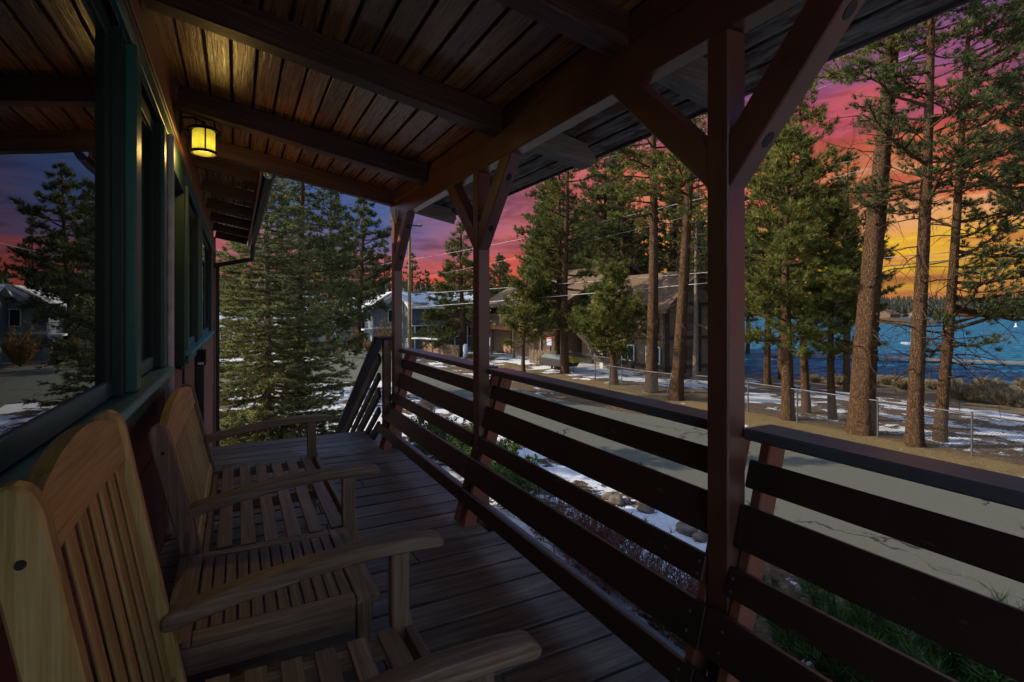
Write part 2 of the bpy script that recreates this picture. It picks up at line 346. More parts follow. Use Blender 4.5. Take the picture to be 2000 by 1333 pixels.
# ------------------------------------------------------------------ object helpers
WMX = {}
def put(o, parent, mat):
    WMX[o.name] = mat.copy()
    if parent is not None:
        o.parent = parent; o.matrix_local = WMX[parent.name].inverted() @ mat
    else: o.matrix_local = mat
    return o
def thing(name, label, cat, loc=(0,0,0), group=None, kind=None, parent=None):
    o = bpy.data.objects.new(name, None); COL.objects.link(o); o.empty_display_size = .1
    if label: o['label'] = label
    if cat: o['category'] = cat
    if group: o['group'] = group
    if kind: o['kind'] = kind
    put(o, parent, Matrix.Translation(loc)); return o
def tag(o, label=None, cat=None, group=None, kind=None):
    for a, b in (('label', label), ('category', cat), ('group', group), ('kind', kind)):
        if b: o[a] = b
    return o
def link(name, me, mat, parent=None, mx=None, smooth=False):
    o = bpy.data.objects.new(name, me); COL.objects.link(o)
    if mat is not None and len(me.materials) == 0: me.materials.append(mat)
    if smooth and len(me.polygons):
        me.polygons.foreach_set('use_smooth', [True]*len(me.polygons))
    put(o, parent, mx if mx is not None else Matrix.Identity(4)); return o
def frame(p0, p1, up=(0,0,1)):
    p0 = Vector(p0); p1 = Vector(p1); x = (p1-p0); ln = x.length; x.normalize()
    u = Vector(up); z = (u - x*u.dot(x))
    if z.length < 1e-4: u = Vector((0,1,0)); z = (u - x*u.dot(x))
    z.normalize(); y = z.cross(x)
    m = Matrix((x, y, z)).transposed().to_4x4(); m.translation = (p0+p1)/2
    return m, ln
BOXC = {}
def boxmesh(lx, ly, lz, bev=.004):
    key = (round(lx,3), round(ly,4), round(lz,4), bev)
    if key in BOXC: return BOXC[key]
    bm = bmesh.new(); bmesh.ops.create_cube(bm, size=1)
    for v in bm.verts: v.co = Vector((v.co.x*lx, v.co.y*ly, v.co.z*lz))
    if bev: bmesh.ops.bevel(bm, geom=list(bm.edges), offset=min(bev, ly*.3, lz*.3, lx*.3), segments=1, affect='EDGES')
    me = bpy.data.meshes.new('box'); bm.to_mesh(me); bm.free(); BOXC[key] = me; return me
def bar(name, p0, p1, wy, hz, mat, parent=None, up=(0,0,1), bev=.004, label=None):
    m, ln = frame(p0, p1, up)
    me = boxmesh(ln, wy, hz, bev)
    if len(me.materials) == 0: me.materials.append(mat)
    elif me.materials[0] != mat:
        me = me.copy(); me.materials.clear(); me.materials.append(mat)
    o = bpy.data.objects.new(name, me); COL.objects.link(o); put(o, parent, m)
    if label: o['label'] = label
    return o
def box(name, lo, hi, mat, parent=None, bev=.004, axis='x', label=None):
    """axis-aligned box; axis = direction the grain runs"""
    lo = Vector(lo); hi = Vector(hi); c = (lo+hi)/2; s = hi-lo
    if axis == 'x': return bar(name, (lo.x, c.y, c.z), (hi.x, c.y, c.z), s.y, s.z, mat, parent, (0,0,1), bev, label)
    if axis == 'y': return bar(name, (c.x, lo.y, c.z), (c.x, hi.y, c.z), s.x, s.z, mat, parent, (0,0,1), bev, label)
    return bar(name, (c.x, c.y, lo.z), (c.x, c.y, hi.z), s.x, s.y, mat, parent, (0,1,0), bev, label)
def prism(name, pts, a0, a1, mat, parent=None, plane='xz', bev=.004, label=None, grain='x'):
    """polygon pts in plane, extruded from a0 to a1 along the third axis"""
    bm = bmesh.new(); cx = sum(p[0] for p in pts)/len(pts); cz = sum(p[1] for p in pts)/len(pts); mid = (a0+a1)/2
    def P3(p, a):
        if plane == 'xz': return Vector((p[0]-cx, a-mid, p[1]-cz))
        if plane == 'yz': return Vector((a-mid, p[0]-cx, p[1]-cz))
        return Vector((p[0]-cx, p[1]-cz, a-mid))
    A = [bm.verts.new(P3(p, a0)) for p in pts]; B = [bm.verts.new(P3(p, a1)) for p in pts]
    bm.faces.new(A); bm.faces.new(B[::-1]); n = len(pts)
    for i in range(n): bm.faces.new((A[i], B[i], B[(i+1)%n], A[(i+1)%n]))
    bmesh.ops.recalc_face_normals(bm, faces=bm.faces)
    if bev: bmesh.ops.bevel(bm, geom=list(bm.edges), offset=bev, segments=1, affect='EDGES')
    rot = Matrix.Identity(4)
    if grain == 'z':
        rot = Matrix.Rotation(R(90), 4, 'Y'); bm.transform(rot.inverted())
    me = bpy.data.meshes.new(name); bm.to_mesh(me); bm.free()
    loc = {'xz': (cx, mid, cz), 'yz': (mid, cx, cz), 'xy': (cx, cz, mid)}[plane]
    o = link(name, me, mat, parent, Matrix.Translation(loc) @ rot)
    if label: o['label'] = label
    return o
def npmesh(name, verts, faces):
    """faces: (n,3) or (n,4) int array"""
    me = bpy.data.meshes.new(name); verts = np.asarray(verts, np.float32); faces = np.asarray(faces, np.int32); k = faces.shape[1]
    me.vertices.add(len(verts)); me.vertices.foreach_set('co', verts.ravel())
    me.loops.add(faces.size); me.loops.foreach_set('vertex_index', faces.ravel())
    me.polygons.add(len(faces)); me.polygons.foreach_set('loop_start', np.arange(0, faces.size, k, dtype=np.int32))
    me.update(calc_edges=True); me.validate(verbose=False); return me
class Tubes:
    def __init__(s): s.v = []; s.f = []; s.n = 0
    def add(s, pts, rad, sides=5):
        pts = np.asarray(pts, float); rad = np.broadcast_to(np.asarray(rad, float), (len(pts),))
        t = np.gradient(pts, axis=0); t /= np.linalg.norm(t, axis=1)[:, None]+1e-9
        ref = np.array([0., 0., 1.]) if abs(t[0][2]) < .8 else np.array([1., 0., 0.])
        a = np.cross(t, ref); a /= np.linalg.norm(a, axis=1)[:, None]+1e-9; b = np.cross(t, a)
        ang = np.linspace(0, 2*np.pi, sides, endpoint=False)
        ring = pts[:, None]+rad[:, None, None]*(np.cos(ang)[None, :, None]*a[:, None]+np.sin(ang)[None, :, None]*b[:, None])
        s.v.append(ring.reshape(-1, 3)); m = len(pts)
        i = np.arange(m-1)[:, None]*sides; j = np.arange(sides)[None]; jn = (j+1) % sides
        s.f.append(np.stack([i+j, i+jn, i+sides+jn, i+sides+j], -1).reshape(-1, 4)+s.n); s.n += m*sides
    def mesh(s, name): return npmesh(name, np.concatenate(s.v), np.concatenate(s.f))
def tri_needles(O, D, n, ln, wd, spread, rng, jit=.3):
    """n thin triangles out of each origin O (N,3) around direction D (N,3)"""
    Nn = len(O); O = np.repeat(O, n, 0); D = np.repeat(D, n, 0)
    d = D/(np.linalg.norm(D, axis=1)[:, None]+1e-9)+rng.normal(0, spread, (Nn*n, 3)); d /= np.linalg.norm(d, axis=1)[:, None]+1e-9
    l_ = ln*rng.uniform(.65, 1.15, (Nn*n, 1)); s_ = np.cross(d, rng.normal(0, 1, (Nn*n, 3))); s_ /= np.linalg.norm(s_, axis=1)[:, None]+1e-9
    st = O - D*(ln*jit)*rng.uniform(0, 1, (Nn*n, 1))
    V = np.stack([st-s_*wd/2, st+s_*wd/2, st+d*l_], 1).reshape(-1, 3)
    return V
def needle_mesh(name, V): return npmesh(name, V, np.arange(len(V)).reshape(-1, 3))

# pixel of the photograph (2000 px wide) at a distance -> a place in the world; used to survey positions
F_, CX_, CY_ = 1020., 1000., 607.
def at(px, d):
    u = (px-CX_)/F_; return (d*(u*math.cos(PSI)+math.sin(PSI)), d*(math.cos(PSI)-u*math.sin(PSI)))
G0 = -2.47
def smooth(a, b, x):
    t = np.clip((x-a)/(b-a), 0, 1); return t*t*(3-2*t)
def hgt(x, y):
    x = np.asarray(x, float); y = np.asarray(y, float)
    h = G0 - 1.45*smooth(19, 40, x)*smooth(-.2, .3, (x-.75*y)/30)
    s = np.minimum(np.minimum((x+y-67.5)/1.414, x-37), (x-.9*y)*.8)
    h = h - np.clip(s*.12, 0, 4)
    r = np.hypot(x, y)
    h = h + 11*smooth(440, 700, r) + 20*smooth(600, 1300, r)
    h = h + 6*smooth(75, 200, r)*(1-smooth(-40, 10, s))
    pen = 6.3*np.exp(-(((x-262)/46)**2+((y-128)/24)**2))          # spit of land reaching into the lake
    return h + np.where(s > 2, pen, 0)
def gz(x, y): return float(hgt(x, y))

# ------------------------------------------------------------------ terrain, road, lake
def polar_ground():
    rr = [0.0, .6]; 
    while rr[-1] < 1900: rr.append(rr[-1]*1.045+.12)
    rr = np.array(rr); na = 300; a = np.linspace(0, 2*np.pi, na, endpoint=False)
    X = rr[:, None]*np.sin(a)[None]; Y = rr[:, None]*np.cos(a)[None]; Z = hgt(X, Y)
    bump = .035*np.sin(X*1.7+Y*.6)*np.sin(Y*1.3-X*.4)+.02*np.sin(X*4.1)*np.sin(Y*3.7)
    inroad = ((X > 6.9) & (X < 15.3)) | ((Y > 28) & (Y < 50) & (X < 8))
    Z = Z+np.where(inroad, -.02, bump)
    V = np.stack([X, Y, Z], -1).reshape(-1, 3); m = len(rr)
    i = np.arange(m-1)[:, None]*na; j = np.arange(na)[None]; jn = (j+1) % na
    Fc = np.stack([i+j, i+na+j, i+na+jn, i+jn], -1).reshape(-1, 4)
    return npmesh('ground', V, Fc)
tag(link('ground', polar_ground(), M['ground'], smooth=True), kind='structure')
def sheet(name, poly, z, mat, kind='structure', th=.0):
    bm = bmesh.new(); vs_ = [bm.verts.new((x, y, z)) for x, y in poly]; bm.faces.new(vs_)
    bmesh.ops.recalc_face_normals(bm, faces=bm.faces)
    me = bpy.data.meshes.new(name); bm.to_mesh(me); bm.free()
    if me.polygons[0].normal.z < 0: me.flip_normals()
    return tag(link(name, me, mat), kind=kind)
def wobble(x, y0, y1, n, amp, seed):
    r = random.Random(seed); return [(x+r.uniform(-amp, amp), y0+(y1-y0)*i/n) for i in range(n+1)]
rd = wobble(7.55, -40, 29.5, 90, .09, 1)+[(4, 30.2)]+[(x, 30.6+random.uniform(-.2,.2)) for x in range(0, -60, -6)]+[(-60, 44), (5, 44), (7.5, 46), (7.4, 90)]+wobble(12.4, 90, 22, 60, .12, 2)+[(12.6, 20), (12.9, 18), (13.3, 16), (13.9, 14), (14.5, 12)]+wobble(14.9, 10.5, -40, 60, .12, 4)
sheet('road', rd, G0+.012, M['road'])
bm = bmesh.new()
bmesh.ops.create_grid(bm, x_segments=2, y_segments=2, size=900); 
me = bpy.data.meshes.new('lake'); bm.to_mesh(me); bm.free()
lk = link('lake', me, M['water'], None, Matrix.Translation((925, 350, -4.0))); lk['kind'] = 'structure'

# ------------------------------------------------------------------ the cabin
WX = -.43                      # wall face
cabin = thing('cabin', 'red-brown wooden cabin on the left with green window frames, porch posts and plank ceiling', 'cabin', (-3, 4, G0))
# wall boards: body is the mass behind; openings are left between the panels
def wallpiece(y0, y1, z0, z1): return box('wall', (WX-.14, y0, z0), (WX, y1, z1), M['wallred'], cabin, 0, 'y')
wallpiece(-1.3, 12.3, G0, .99)
wallpiece(4.14, 4.42, .993, 2.74); wallpiece(5.42, 5.80, .993, 2.74); wallpiece(7.5, 8.0, .993, 2.74); wallpiece(11.2, 12.3, .993, 2.74)
wallpiece(-1.3, 12.3, 2.743, 3.09)
wallpiece(-1.3, -1.02, .993, 2.74)
box('wall', (-8.5, 12.17, G0), (WX-.145, 12.3, 3.1), M['wallred'], cabin, 0)
box('wall', (-8.5, -1.3, G0), (WX-.145, -1.17, 3.1), M['wallred'], cabin, 0)
box('wall', (-8.6, -1.3, G0), (-8.5, 12.3, 3.1), M['wallred'], cabin, 0, 'y')
box('interior_wall', (-2.6, -1.1, 0), (-2.5, 12.1, 3.0), M['dark'], cabin, 0, 'y')
# lap lines of the siding: thin proud boards below the sill
for i, z in enumerate([-.0, .33, .66]):
    box('siding_board', (WX+.001, -1.3, z-.0), (WX+.012, 12.28, z+.315), M['wallred'], cabin, .004, 'y')
# long tan trim board under the rafters and the green head casing under it
box('trim_board', (WX+.002, -1.3, 2.752), (WX+.032, 12.3, 2.90), M['trimbrown'], cabin, .003, 'y')
box('trim_strip', (WX+.034, -1.3, 2.752), (WX+.046, 12.3, 2.80), M['trimbrown'], cabin, .003, 'y', label='darker orange-brown lower strip')
box('head_casing', (WX+.003, -1.3, 2.655), (WX+.028, 12.28, 2.749), M['green'], cabin, .003, 'y')
box('corner_board', (WX-.02, 12.305, G0), (WX+.05, 12.42, 2.99), M['redpaint'], cabin, .004, 'z')
def window(y0, y1, z0, z1, mull=(), lab=None):
    wd = thing('window', lab, None, (WX, (y0+y1)/2, z0), parent=cabin)
    g = bar('glass_pane', (WX-.035, y0+.05, (z0+z1)/2), (WX-.035, y1-.05, (z0+z1)/2), .006, z1-z0-.1, M['glass'], wd, bev=0)
    # jambs step outwards from the glass
    for y, s in ((y0, 1), (y1, -1)):
        box('sash_stile', (WX-.055, min(y+s*.028, y+s*.10), z0+.06), (WX-.020, max(y+s*.028, y+s*.10), z1-.06), M['greendark'], wd, .004, 'z')
        box('jamb', (WX-.12, min(y, y+s*.026), z0), (WX+.012, max(y, y+s*.026), z1), M['greendark'], wd, .003, 'z')
    box('sash_rail', (WX-.054, y0+.03, z0+.002), (WX-.021, y1-.03, z0+.075), M['green'], wd, .004, 'y')
    box('sash_rail', (WX-.054, y0+.03, z1-.08), (WX-.021, y1-.03, z1-.002), M['greendark'], wd, .004, 'y')
    return wd
w1 = window(-.9, 2.68, 1.125, 2.65, lab='large picture window mirroring street, house and sky')
w2 = window(3.02, 3.92, 1.125, 2.65, lab='narrow window beside the picture window')
w3 = window(5.84, 7.46, 1.10, 2.65, lab='narrow window past the door')
w4 = window(8.04, 11.15, 1.10, 2.65, lab='farthest window at the cabin corner')
for (y0, y1) in ((-1.02, -.91), (3.93, 4.02), (5.74, 5.83), (7.47, 7.58), (7.93, 8.03), (11.16, 11.28)):
    box('window_casing', (WX-.115, y0, 1.12), (WX+.03, y1, 2.652), M['green'], cabin, .004, 'z')
box('mullion_post', (WX-.125, 2.685, 1.12), (WX+.002, 2.80, 2.652), M['greendark'], cabin, .004, 'z')
box('mullion_post', (WX-.12, 2.803, 1.12), (WX+.042, 2.93, 2.652), M['green'], cabin, .004, 'z')
box('mullion_post', (WX-.12, 2.935, 1.12), (WX+.01, 3.01, 2.652), M['greendark'], cabin, .004, 'z')
box('window_sill', (WX-.13, -1.05, 1.078), (WX+.075, 4.04, 1.118), M['sill'], cabin, .006, 'y', label='long teal sill, front edge dusty blue')
box('window_sill', (WX-.13, 5.72, 1.058), (WX+.062, 7.60, 1.096), M['sill'], cabin, .006, 'y')
box('window_sill', (WX-.13, 7.9, 1.058), (WX+.062, 11.32, 1.096), M['sill'], cabin, .006, 'y')
for (y0, y1) in ((-1.05, 4.02), (5.74, 7.58), (7.92, 11.3)):
    box('sill_apron', (WX+.014, y0, .985), (WX+.036, y1, 1.056), M['green'], cabin, .003, 'y')
box('drain_pipe', (WX+.02, 4.11, .02), (WX+.062, 4.15, 2.65), M['white'], cabin, .012, 'z', label='thin white pipe between window and door')
dr = thing('door', 'dark green door', None, (WX, 4.9, 0), parent=cabin)
box('door_leaf', (WX-.10, 4.50, .03), (WX-.055, 5.34, 2.40), M['greendark'], dr, .004, 'z')
box('door_frame', (WX-.12, 4.423, .02), (WX+.03, 4.497, 2.50), M['greendark'], dr, .004, 'z')
box('door_frame', (WX-.12, 5.343, .02), (WX+.03, 5.417, 2.50), M['greendark'], dr, .004, 'z')
box('door_head', (WX-.12, 4.423, 2.503), (WX+.03, 5.417, 2.742), M['greendark'], dr, .004, 'y')
hd = Tubes(); hd.add([(WX-.05, 5.22, 1.0), (WX+.0, 5.22, 1.0), (WX+.02, 5.2, 1.0), (WX+.02, 5.1, 1.0)], .011, 8); link('door_handle', hd.mesh('h'), M['black'], dr, smooth=True)

# ---- porch roof: rafters fall outwards at 0.18
SL = .18
def rb(x): return 2.89-SL*x              # rafter underside
def ct(x): return rb(x)+.163             # ceiling board underside
Y_END = 5.78
for yy in (-.86, .50, 1.83, 3.04, 4.53, 5.66):
    r0, r1 = (WX+.05, 2.24)
    hw = .062 if yy < 5.6 else .05
    o = bar('rafter', (r0, yy, rb(r0)+.081), (1.62, yy, rb(1.62)+.081), hw*2, .158, M['rafter'], cabin, bev=.006)
    # tail outside the beam, notched end, bleached grey
    x0, x1 = 1.623, 2.24
    pts = [(x0, rb(x0)), (x1-.03, rb(x1-.03)), (x1, rb(x1)+.05), (x1-.01, rb(x1)+.10), (x1-.07, rb(x1)+.135), (x1-.05, rb(x1)+.155), (x0, rb(x0)+.158)]
    prism('rafter_tail', pts, yy-hw*.98, yy+hw*.98, M['raftertail'] , cabin, 'xz', .004)
# underside strips of rafters are rubbed pale
i = 0; x = WX-.02
while x < 2.34:
    wdt = .138; x1 = x+wdt
    z = ct((x+x1)/2)+.011
    mat = M['ceil'] if x1 < 1.66 else M['weather']
    y0 = -1.05; cuts = [y0, random.choice([1.83, 3.04, .5]), Y_END-.02] if x1 < 1.66 else [y0, random.choice([.5, 3.04]), Y_END+.12]
    for a, b in zip(cuts[:-1], cuts[1:]):
        bar('ceiling_board' if x1 < 1.66 else 'eave_board', ((x+x1)/2, a+.002, z), ((x+x1)/2, b-.002, z+random.uniform(-.001, .001)), wdt-random.uniform(.009, .014), .022, mat, cabin, up=(SL, 0, 1), bev=.004)
    x = x1+.003; i += 1
XE = x
box('drip_edge', (XE-.0, -1.05, ct(XE)-.012), (XE+.02, Y_END+.12, ct(XE)+.05), M['weather'], cabin, .004, 'y')
# roof slab above porch, house roof above it and the short eave past the porch
def slab(name, x0, x1, y0, y1, zf, th, mat):
    pts = [(x0, zf(x0)), (x1, zf(x1)), (x1, zf(x1)+th), (x0, zf(x0)+th)]
    return prism(name, pts, y0, y1, mat, cabin, 'xz', 0)
slab('roof', WX-.2, XE+.03, -1.1, Y_END+.13, lambda x: ct(x)+.026, .05, M['asphalt_roof'])
slab('roof', -4.6, WX-.2, -1.5, 12.5, lambda x: ct(x)+.026, .06, M['asphalt_roof'])
slab('roof', -9.1, -4.603, -1.5, 12.5, lambda x: ct(-4.6)+.026-.18*(-4.6-x), .06, M['asphalt_roof'])
slab('roof', WX-.2, .24, Y_END+.135, 12.5, lambda x: ct(x)+.026, .05, M['asphalt_roof'])
# end rafter board (dark fascia) at the far end of the porch roof
bar('end_fascia', (WX+.05, Y_END-.005+.03, rb(WX+.05)+.125), (2.30, Y_END-.005+.03, rb(2.30)+.125), .03, .19, M['rafter'], cabin)
# short house eave beyond the porch
for yy in (6.25, 7.45, 8.65, 9.85, 11.05, 12.20):
    bar('eave_rafter', (WX+.05, yy, rb(WX+.05)+.07), (.20, yy, rb(.20)+.07), .05, .138, M['rafter'], cabin)
x = WX-.02
while x < .2:
    bar('soffit_board', (x+.066, Y_END+.04, ct(x+.066)), (x+.066, 12.5, ct(x+.066)), .128, .02, M['ceil'], cabin, up=(SL, 0, 1)); x += .138
box('eave_fascia', (.205, Y_END+.05, rb(.22)-.01), (.23, 12.5, rb(.22)+.165), M['trimbrown'], cabin, .003, 'y')
gut = Tubes(); 
for a in (0,):
    pts = [(.235, rb(.22)+.12), (.235, rb(.22)+.02), (.26, rb(.22)-.02), (.33, rb(.22)-.02), (.36, rb(.22)+.03), (.36, rb(.22)+.12), (.35, rb(.22)+.12), (.35, rb(.22)+.035), (.325, rb(.22)-.01), (.265, rb(.22)-.01), (.245, rb(.22)+.025), (.245, rb(.22)+.12)]
    prism('gutter', pts, Y_END+.15, 12.5, M['dark'], cabin, 'xz', 0)
dz0 = rb(.22)-.02
bar('downspout', (.30, 12.1, dz0), (.28, 12.1, dz0-.30), .08, .07, M['dark'], cabin, up=(0,1,0))
bar('downspout', (.30, 12.1, dz0-.28), (-.40, 12.2, dz0-.44), .07, .08, M['dark'], cabin)
bar('downspout', (-.35, 12.46, dz0-.42), (-.35, 12.46, G0+.1), .07, .07, M['dark'], cabin, up=(0,1,0))
# blocks between rafters above the trim
ys = [-.86, .50, 1.83, 3.04, 4.53, 5.66]
for a, b in zip(ys[:-1], ys[1:]):
    box('blocking', (WX+.004, a+.066, 2.903), (WX+.02, b-.066, 3.13), M['trimbrown'] , cabin, .003, 'y')
ys2 = [5.66, 6.25, 7.45, 8.65, 9.85, 11.05, 12.20]
for a, b in zip(ys2[:-1], ys2[1:]):
    box('blocking', (WX+.004, a+.066, 2.903), (WX+.02, b-.03, 3.11), M['trimbrown'] , cabin, .003, 'y')
# beam carried by the posts (double, painted)
box('beam', (1.5, -1.0, 2.46), (1.59, Y_END-.03, 2.64), M['redpaint'], cabin, .006, 'y')
box('beam', (1.503, -1.0, 2.643), (1.587, Y_END-.035, 2.765), M['redpaint'], cabin, .004, 'y')
POSTS = [-.855, 1.245, 3.352, 5.57]
for py in POSTS:
    box('post', (1.5, py, G0), (1.59, py+.095, 2.458), M['redpaint'], cabin, .006, 'z')
def brace(y0, z0, y1, z1, wd=.112):
    bar('knee_brace', (1.545, y0, z0), (1.545, y1, z1), .082, wd, M['redpaint'], cabin, up=(0,0,1), bev=.005)
for py in POSTS:
    if py < 5: brace(py+.04, 1.945, py+.60, 2.50)
    brace(py+.05, 1.945, py-.44, 2.50, .125)
# bolt holes / knots as short dark plugs on the braces
def plug(c, d, r, mat, name='bolt_hole'):
    m, ln = frame(Vector(c)-Vector(d)*.5, Vector(c)+Vector(d)*.5)
    bm = bmesh.new(); bmesh.ops.create_cone(bm, cap_ends=True, segments=16, radius1=r, radius2=r*.9, depth=ln)
    for v_ in bm.verts: v_.co = Vector((v_.co.z, v_.co.x, v_.co.y*1.5))
    me = bpy.data.meshes.new(name); bm.to_mesh(me); bm.free(); return link(name, me, mat, cabin, m)
for py in POSTS[1:]:
    for t in (.25, .78):
        yb = py+.05+(-.49)*t; zb = 1.945+.555*t
        nrm = Vector((0, -.555, -.49)).normalized()
        plug(Vector((1.545, yb, zb))+nrm*.0615, nrm*.006, .02, M['dark'])
# posts below and joists carrying the deck
for py in POSTS: pass

# ------------------------------------------------------------------ deck
deck = thing('porch_deck', 'dark stained porch floor of wide worn boards', 'deck', (.5, 3, 0), kind='structure')
y = -1.05; bi = 0
while y < 6.46:
    wdt = .2065; z = random.uniform(-.0025, .001)
    x1 = 1.665 if y > -5 else 1.6
    # boards are notched round the posts: split where a post stands
    notch = any(y-.0 < p+.095 and y+wdt > p for p in POSTS)
    cut = random.choice([None, None, .55, .95]) if not notch else None
    xe = 1.497 if notch else x1-random.uniform(0, .012)
    segs = [(WX+.014, xe)] if cut is None else [(WX+.014, cut-.0015), (cut+.0015, xe)]
    for a, b in segs:
        bar('deck_board', (a, y+wdt/2, -.019+z), (b, y+wdt/2, -.019+z+random.uniform(-.0015, .0015)), wdt-.012-random.uniform(0, .004), .038, M['deck'], deck, bev=.005)
    y += .2115; bi += 1
DE = y
box('rim_board', (1.672, -1.05, -.075), (1.71, DE, .008), M['cappaint'], deck, .004, 'y')
box('rim_joist', (1.60, -1.05, -.26), (1.64, DE-.02, -.045), M['railpaint'], deck, .004, 'y')
box('rim_joist', (WX+.02, DE-.06, -.26), (1.597, DE-.02, -.045), M['railpaint'], deck, .004)
for yy in np.arange(-1.0, 6.3, .6): box('joist', (WX+.02, yy, -.22), (1.597, yy+.04, -.042), M['rafter'], deck, 0)

# ------------------------------------------------------------------ porch railing (leans outwards)
rail = thing('porch_railing', 'leaning dark brown porch railing of wide horizontal boards with flat cap', 'railing', (1.5, 2, 0))
def lx(z): return 1.329+.29*z
LEAN = Vector((.29, 0, 1)).normalized()
bands = [(.950, .856), (.799, .658), (.593, .500), (.439, .2936), (.231, .1436)]
upv = LEAN
spans_hi = [(-2.4, 1.205), (1.395, 3.31), (3.50, 5.53)]
spans_hi = [(-1.0, 1.243), (1.342, 3.35), (3.449, 5.66)]
for (zt, zb) in bands:
    zc = (zt+zb)/2; hh = (zt-zb)/LEAN.z
    xc = lx(zc)+.019*LEAN.z
    inside = lx(zt) + .04 < 1.497
    if inside:
        sp_ = [(-1.0, 1.30), (1.304, 3.40), (3.404, 5.80)]
    else: sp_ = spans_hi
    for a, b in sp_:
        if lx(zc) > 1.54: a2, b2 = (a, b)
        else: a2, b2 = a, b
        j = random.uniform(-.003, .003)
        bar('rail_board', (xc, a2, zc+j), (xc+random.uniform(-.003, .003), b2, zc-j), .036, hh, M['railpaint'], rail, up=upv, bev=.005)
for a, b in [(-1.0, 1.238), (1.347, 3.345), (3.455, 5.60)]:
    box('cap_rail', (1.565, a, 1.030), (1.712, b, 1.070), M['cappaint'], rail, .006, 'y')
for py in POSTS:
    for yy in (py-.024, py+.119):
        z0 = -.12; z1 = 1.027
        if py < 0 and yy > py: pass
        bar('rail_support', (lx(z0)+.04+.048, yy, z0), (lx(z1)+.04+.048, yy, z1), .040, .088, M['support'], rail, up=(1, 0, -.29), bev=.004)

for py in (1.245, 3.352):
    for yy in (py-.024, py+.119):
        for (zt, zb) in bands:
            for q in (.28, .72):
                z_ = zb+(zt-zb)*q; x_ = lx(z_)-.0012
                if 1.49 < x_+.02 and py < yy-.05 and lx(z_) > 1.50: continue
                m_, _ = frame((x_-.0015, yy, z_), (x_+.004, yy, z_)); bm = bmesh.new(); bmesh.ops.create_cone(bm, cap_ends=True, segments=8, radius1=.0055, radius2=.0055, depth=.004)
                bmesh.ops.rotate(bm, cent=(0, 0, 0), matrix=Matrix.Rotation(R(90), 3, 'Y'), verts=bm.verts); me = bpy.data.meshes.new('screw'); bm.to_mesh(me); bm.free(); link('screw', me, M['steel'], rail, m_)
# stair railing and stairs at the far end of the deck
SLP = -.64
stair = thing('staircase', 'wooden steps going down from the far end of the porch', 'stairs', (.8, 7.5, G0))
ns = 13
for i in range(ns):
    zz = -(i+1)*.19; yy = DE+.02+i*.29
    box('tread', (.35, yy, zz-.04), (1.42, yy+.28, zz), M['deck'], stair)
for xx in (.33, 1.44):
    bar('stringer', (xx, DE, -.20), (xx, DE+ns*.29, -.20-ns*.19), .04, .26, M['railpaint'], stair)
srl = thing('stair_railing', 'steep slatted handrail descending the porch stairs beside the farthest post', 'railing', (1.44, 6.5, 0))
box('newel_post', (1.42, 5.69, .0), (1.503, 5.775, 1.165), M['redpaint'], srl, .006, 'z')
box('newel_cap', (1.36, 5.66, 1.168), (1.53, 5.81, 1.20), M['railpaint'], srl, .006)
SX = 1.40
def srb(dzv, wd, nm='handrail', th=.036, x=SX, y0=5.80, y1=9.0):
    bar(nm, (x, y0, 1.16-dzv+SLP*(y0-5.80)), (x-.04, y1, 1.16-dzv+SLP*(y1-5.80)), th, wd, M['railpaint'], srl, bev=.005)
srb(-.02, .04, 'handrail', .12)
for dzv, wd in ((.20, .115), (.40, .075), (.58, .115), (.78, .075), (.95, .10)): srb(dzv, wd, 'slat')
box('newel_post', (1.335, 8.9, G0), (1.42, 8.985, -.68), M['redpaint'], srl, .006, 'z')

# ------------------------------------------------------------------ lantern on the wall
lan = thing('wall_lantern', 'lit black iron wall lantern with yellow glass under the porch ceiling', 'lantern', (WX+.05, 4.72, 2.85))
LX, LY = -.225, 4.70
box('wall_plate', (WX+.048, LY-.05, 2.82), (WX+.065, LY+.05, 3.02), M['black'], lan, .006, 'z')
for pts_, r_, nm_ in (([(WX+.06, LY, 2.955), (-.30, LY, 2.965), (LX, LY, 2.94)], .008, 'arm'), ([(WX+.06, LY, 2.865), (-.31, LY, 2.862)], .006, 'arm'), ([(-.14, LY, 2.90), (-.115, LY, 2.86), (-.13, LY, 2.82), (-.112, LY, 2.79)], .004, 'hook')):
    t_ = Tubes(); t_.add(pts_, r_, 8); link(nm_, t_.mesh('a'), M['black'], lan, smooth=True)
def lathe(name, prof, c, mat, parent, seg=28):
    bm = bmesh.new(); rings = []
    for r_, z_ in prof: rings.append([bm.verts.new((r_*math.cos(2*math.pi*i/seg), r_*math.sin(2*math.pi*i/seg), z_)) for i in range(seg)])
    for a, b in zip(rings[:-1], rings[1:]):
        for i in range(seg): bm.faces.new((a[i], a[(i+1)%seg], b[(i+1)%seg], b[i]))
    bmesh.ops.recalc_face_normals(bm, faces=bm.faces)
    me = bpy.data.meshes.new(name); bm.to_mesh(me); bm.free()
    return link(name, me, mat, parent, Matrix.Translation(c), smooth=True)
lathe('glass_shade', [(.074, .0), (.078, .01), (.078, .165), (.07, .175)], (LX, LY, 2.70), M['lamp'], lan)
lathe('roof_cap', [(.001, .245), (.012, .245), (.018, .232), (.010, .215), (.022, .208), (.05, .205), (.09, .196), (.118, .176), (.121, .160), (.108, .166), (.07, .178), (.001, .178)], (LX, LY, 2.70), M['black'], lan)
lathe('base_ring', [(.078, .018), (.088, .018), (.094, .004), (.090, -.006), (.080, -.004), (.078, .018)], (LX, LY, 2.70), M['black'], lan)
for a in (40, 160, 280): bar('cage_bar', (LX+.082*math.cos(R(a)), LY+.082*math.sin(R(a)), 2.70), (LX+.082*math.cos(R(a)), LY+.082*math.sin(R(a)), 2.875), .011, .011, M['black'], lan, up=(0,1,0), bev=0)
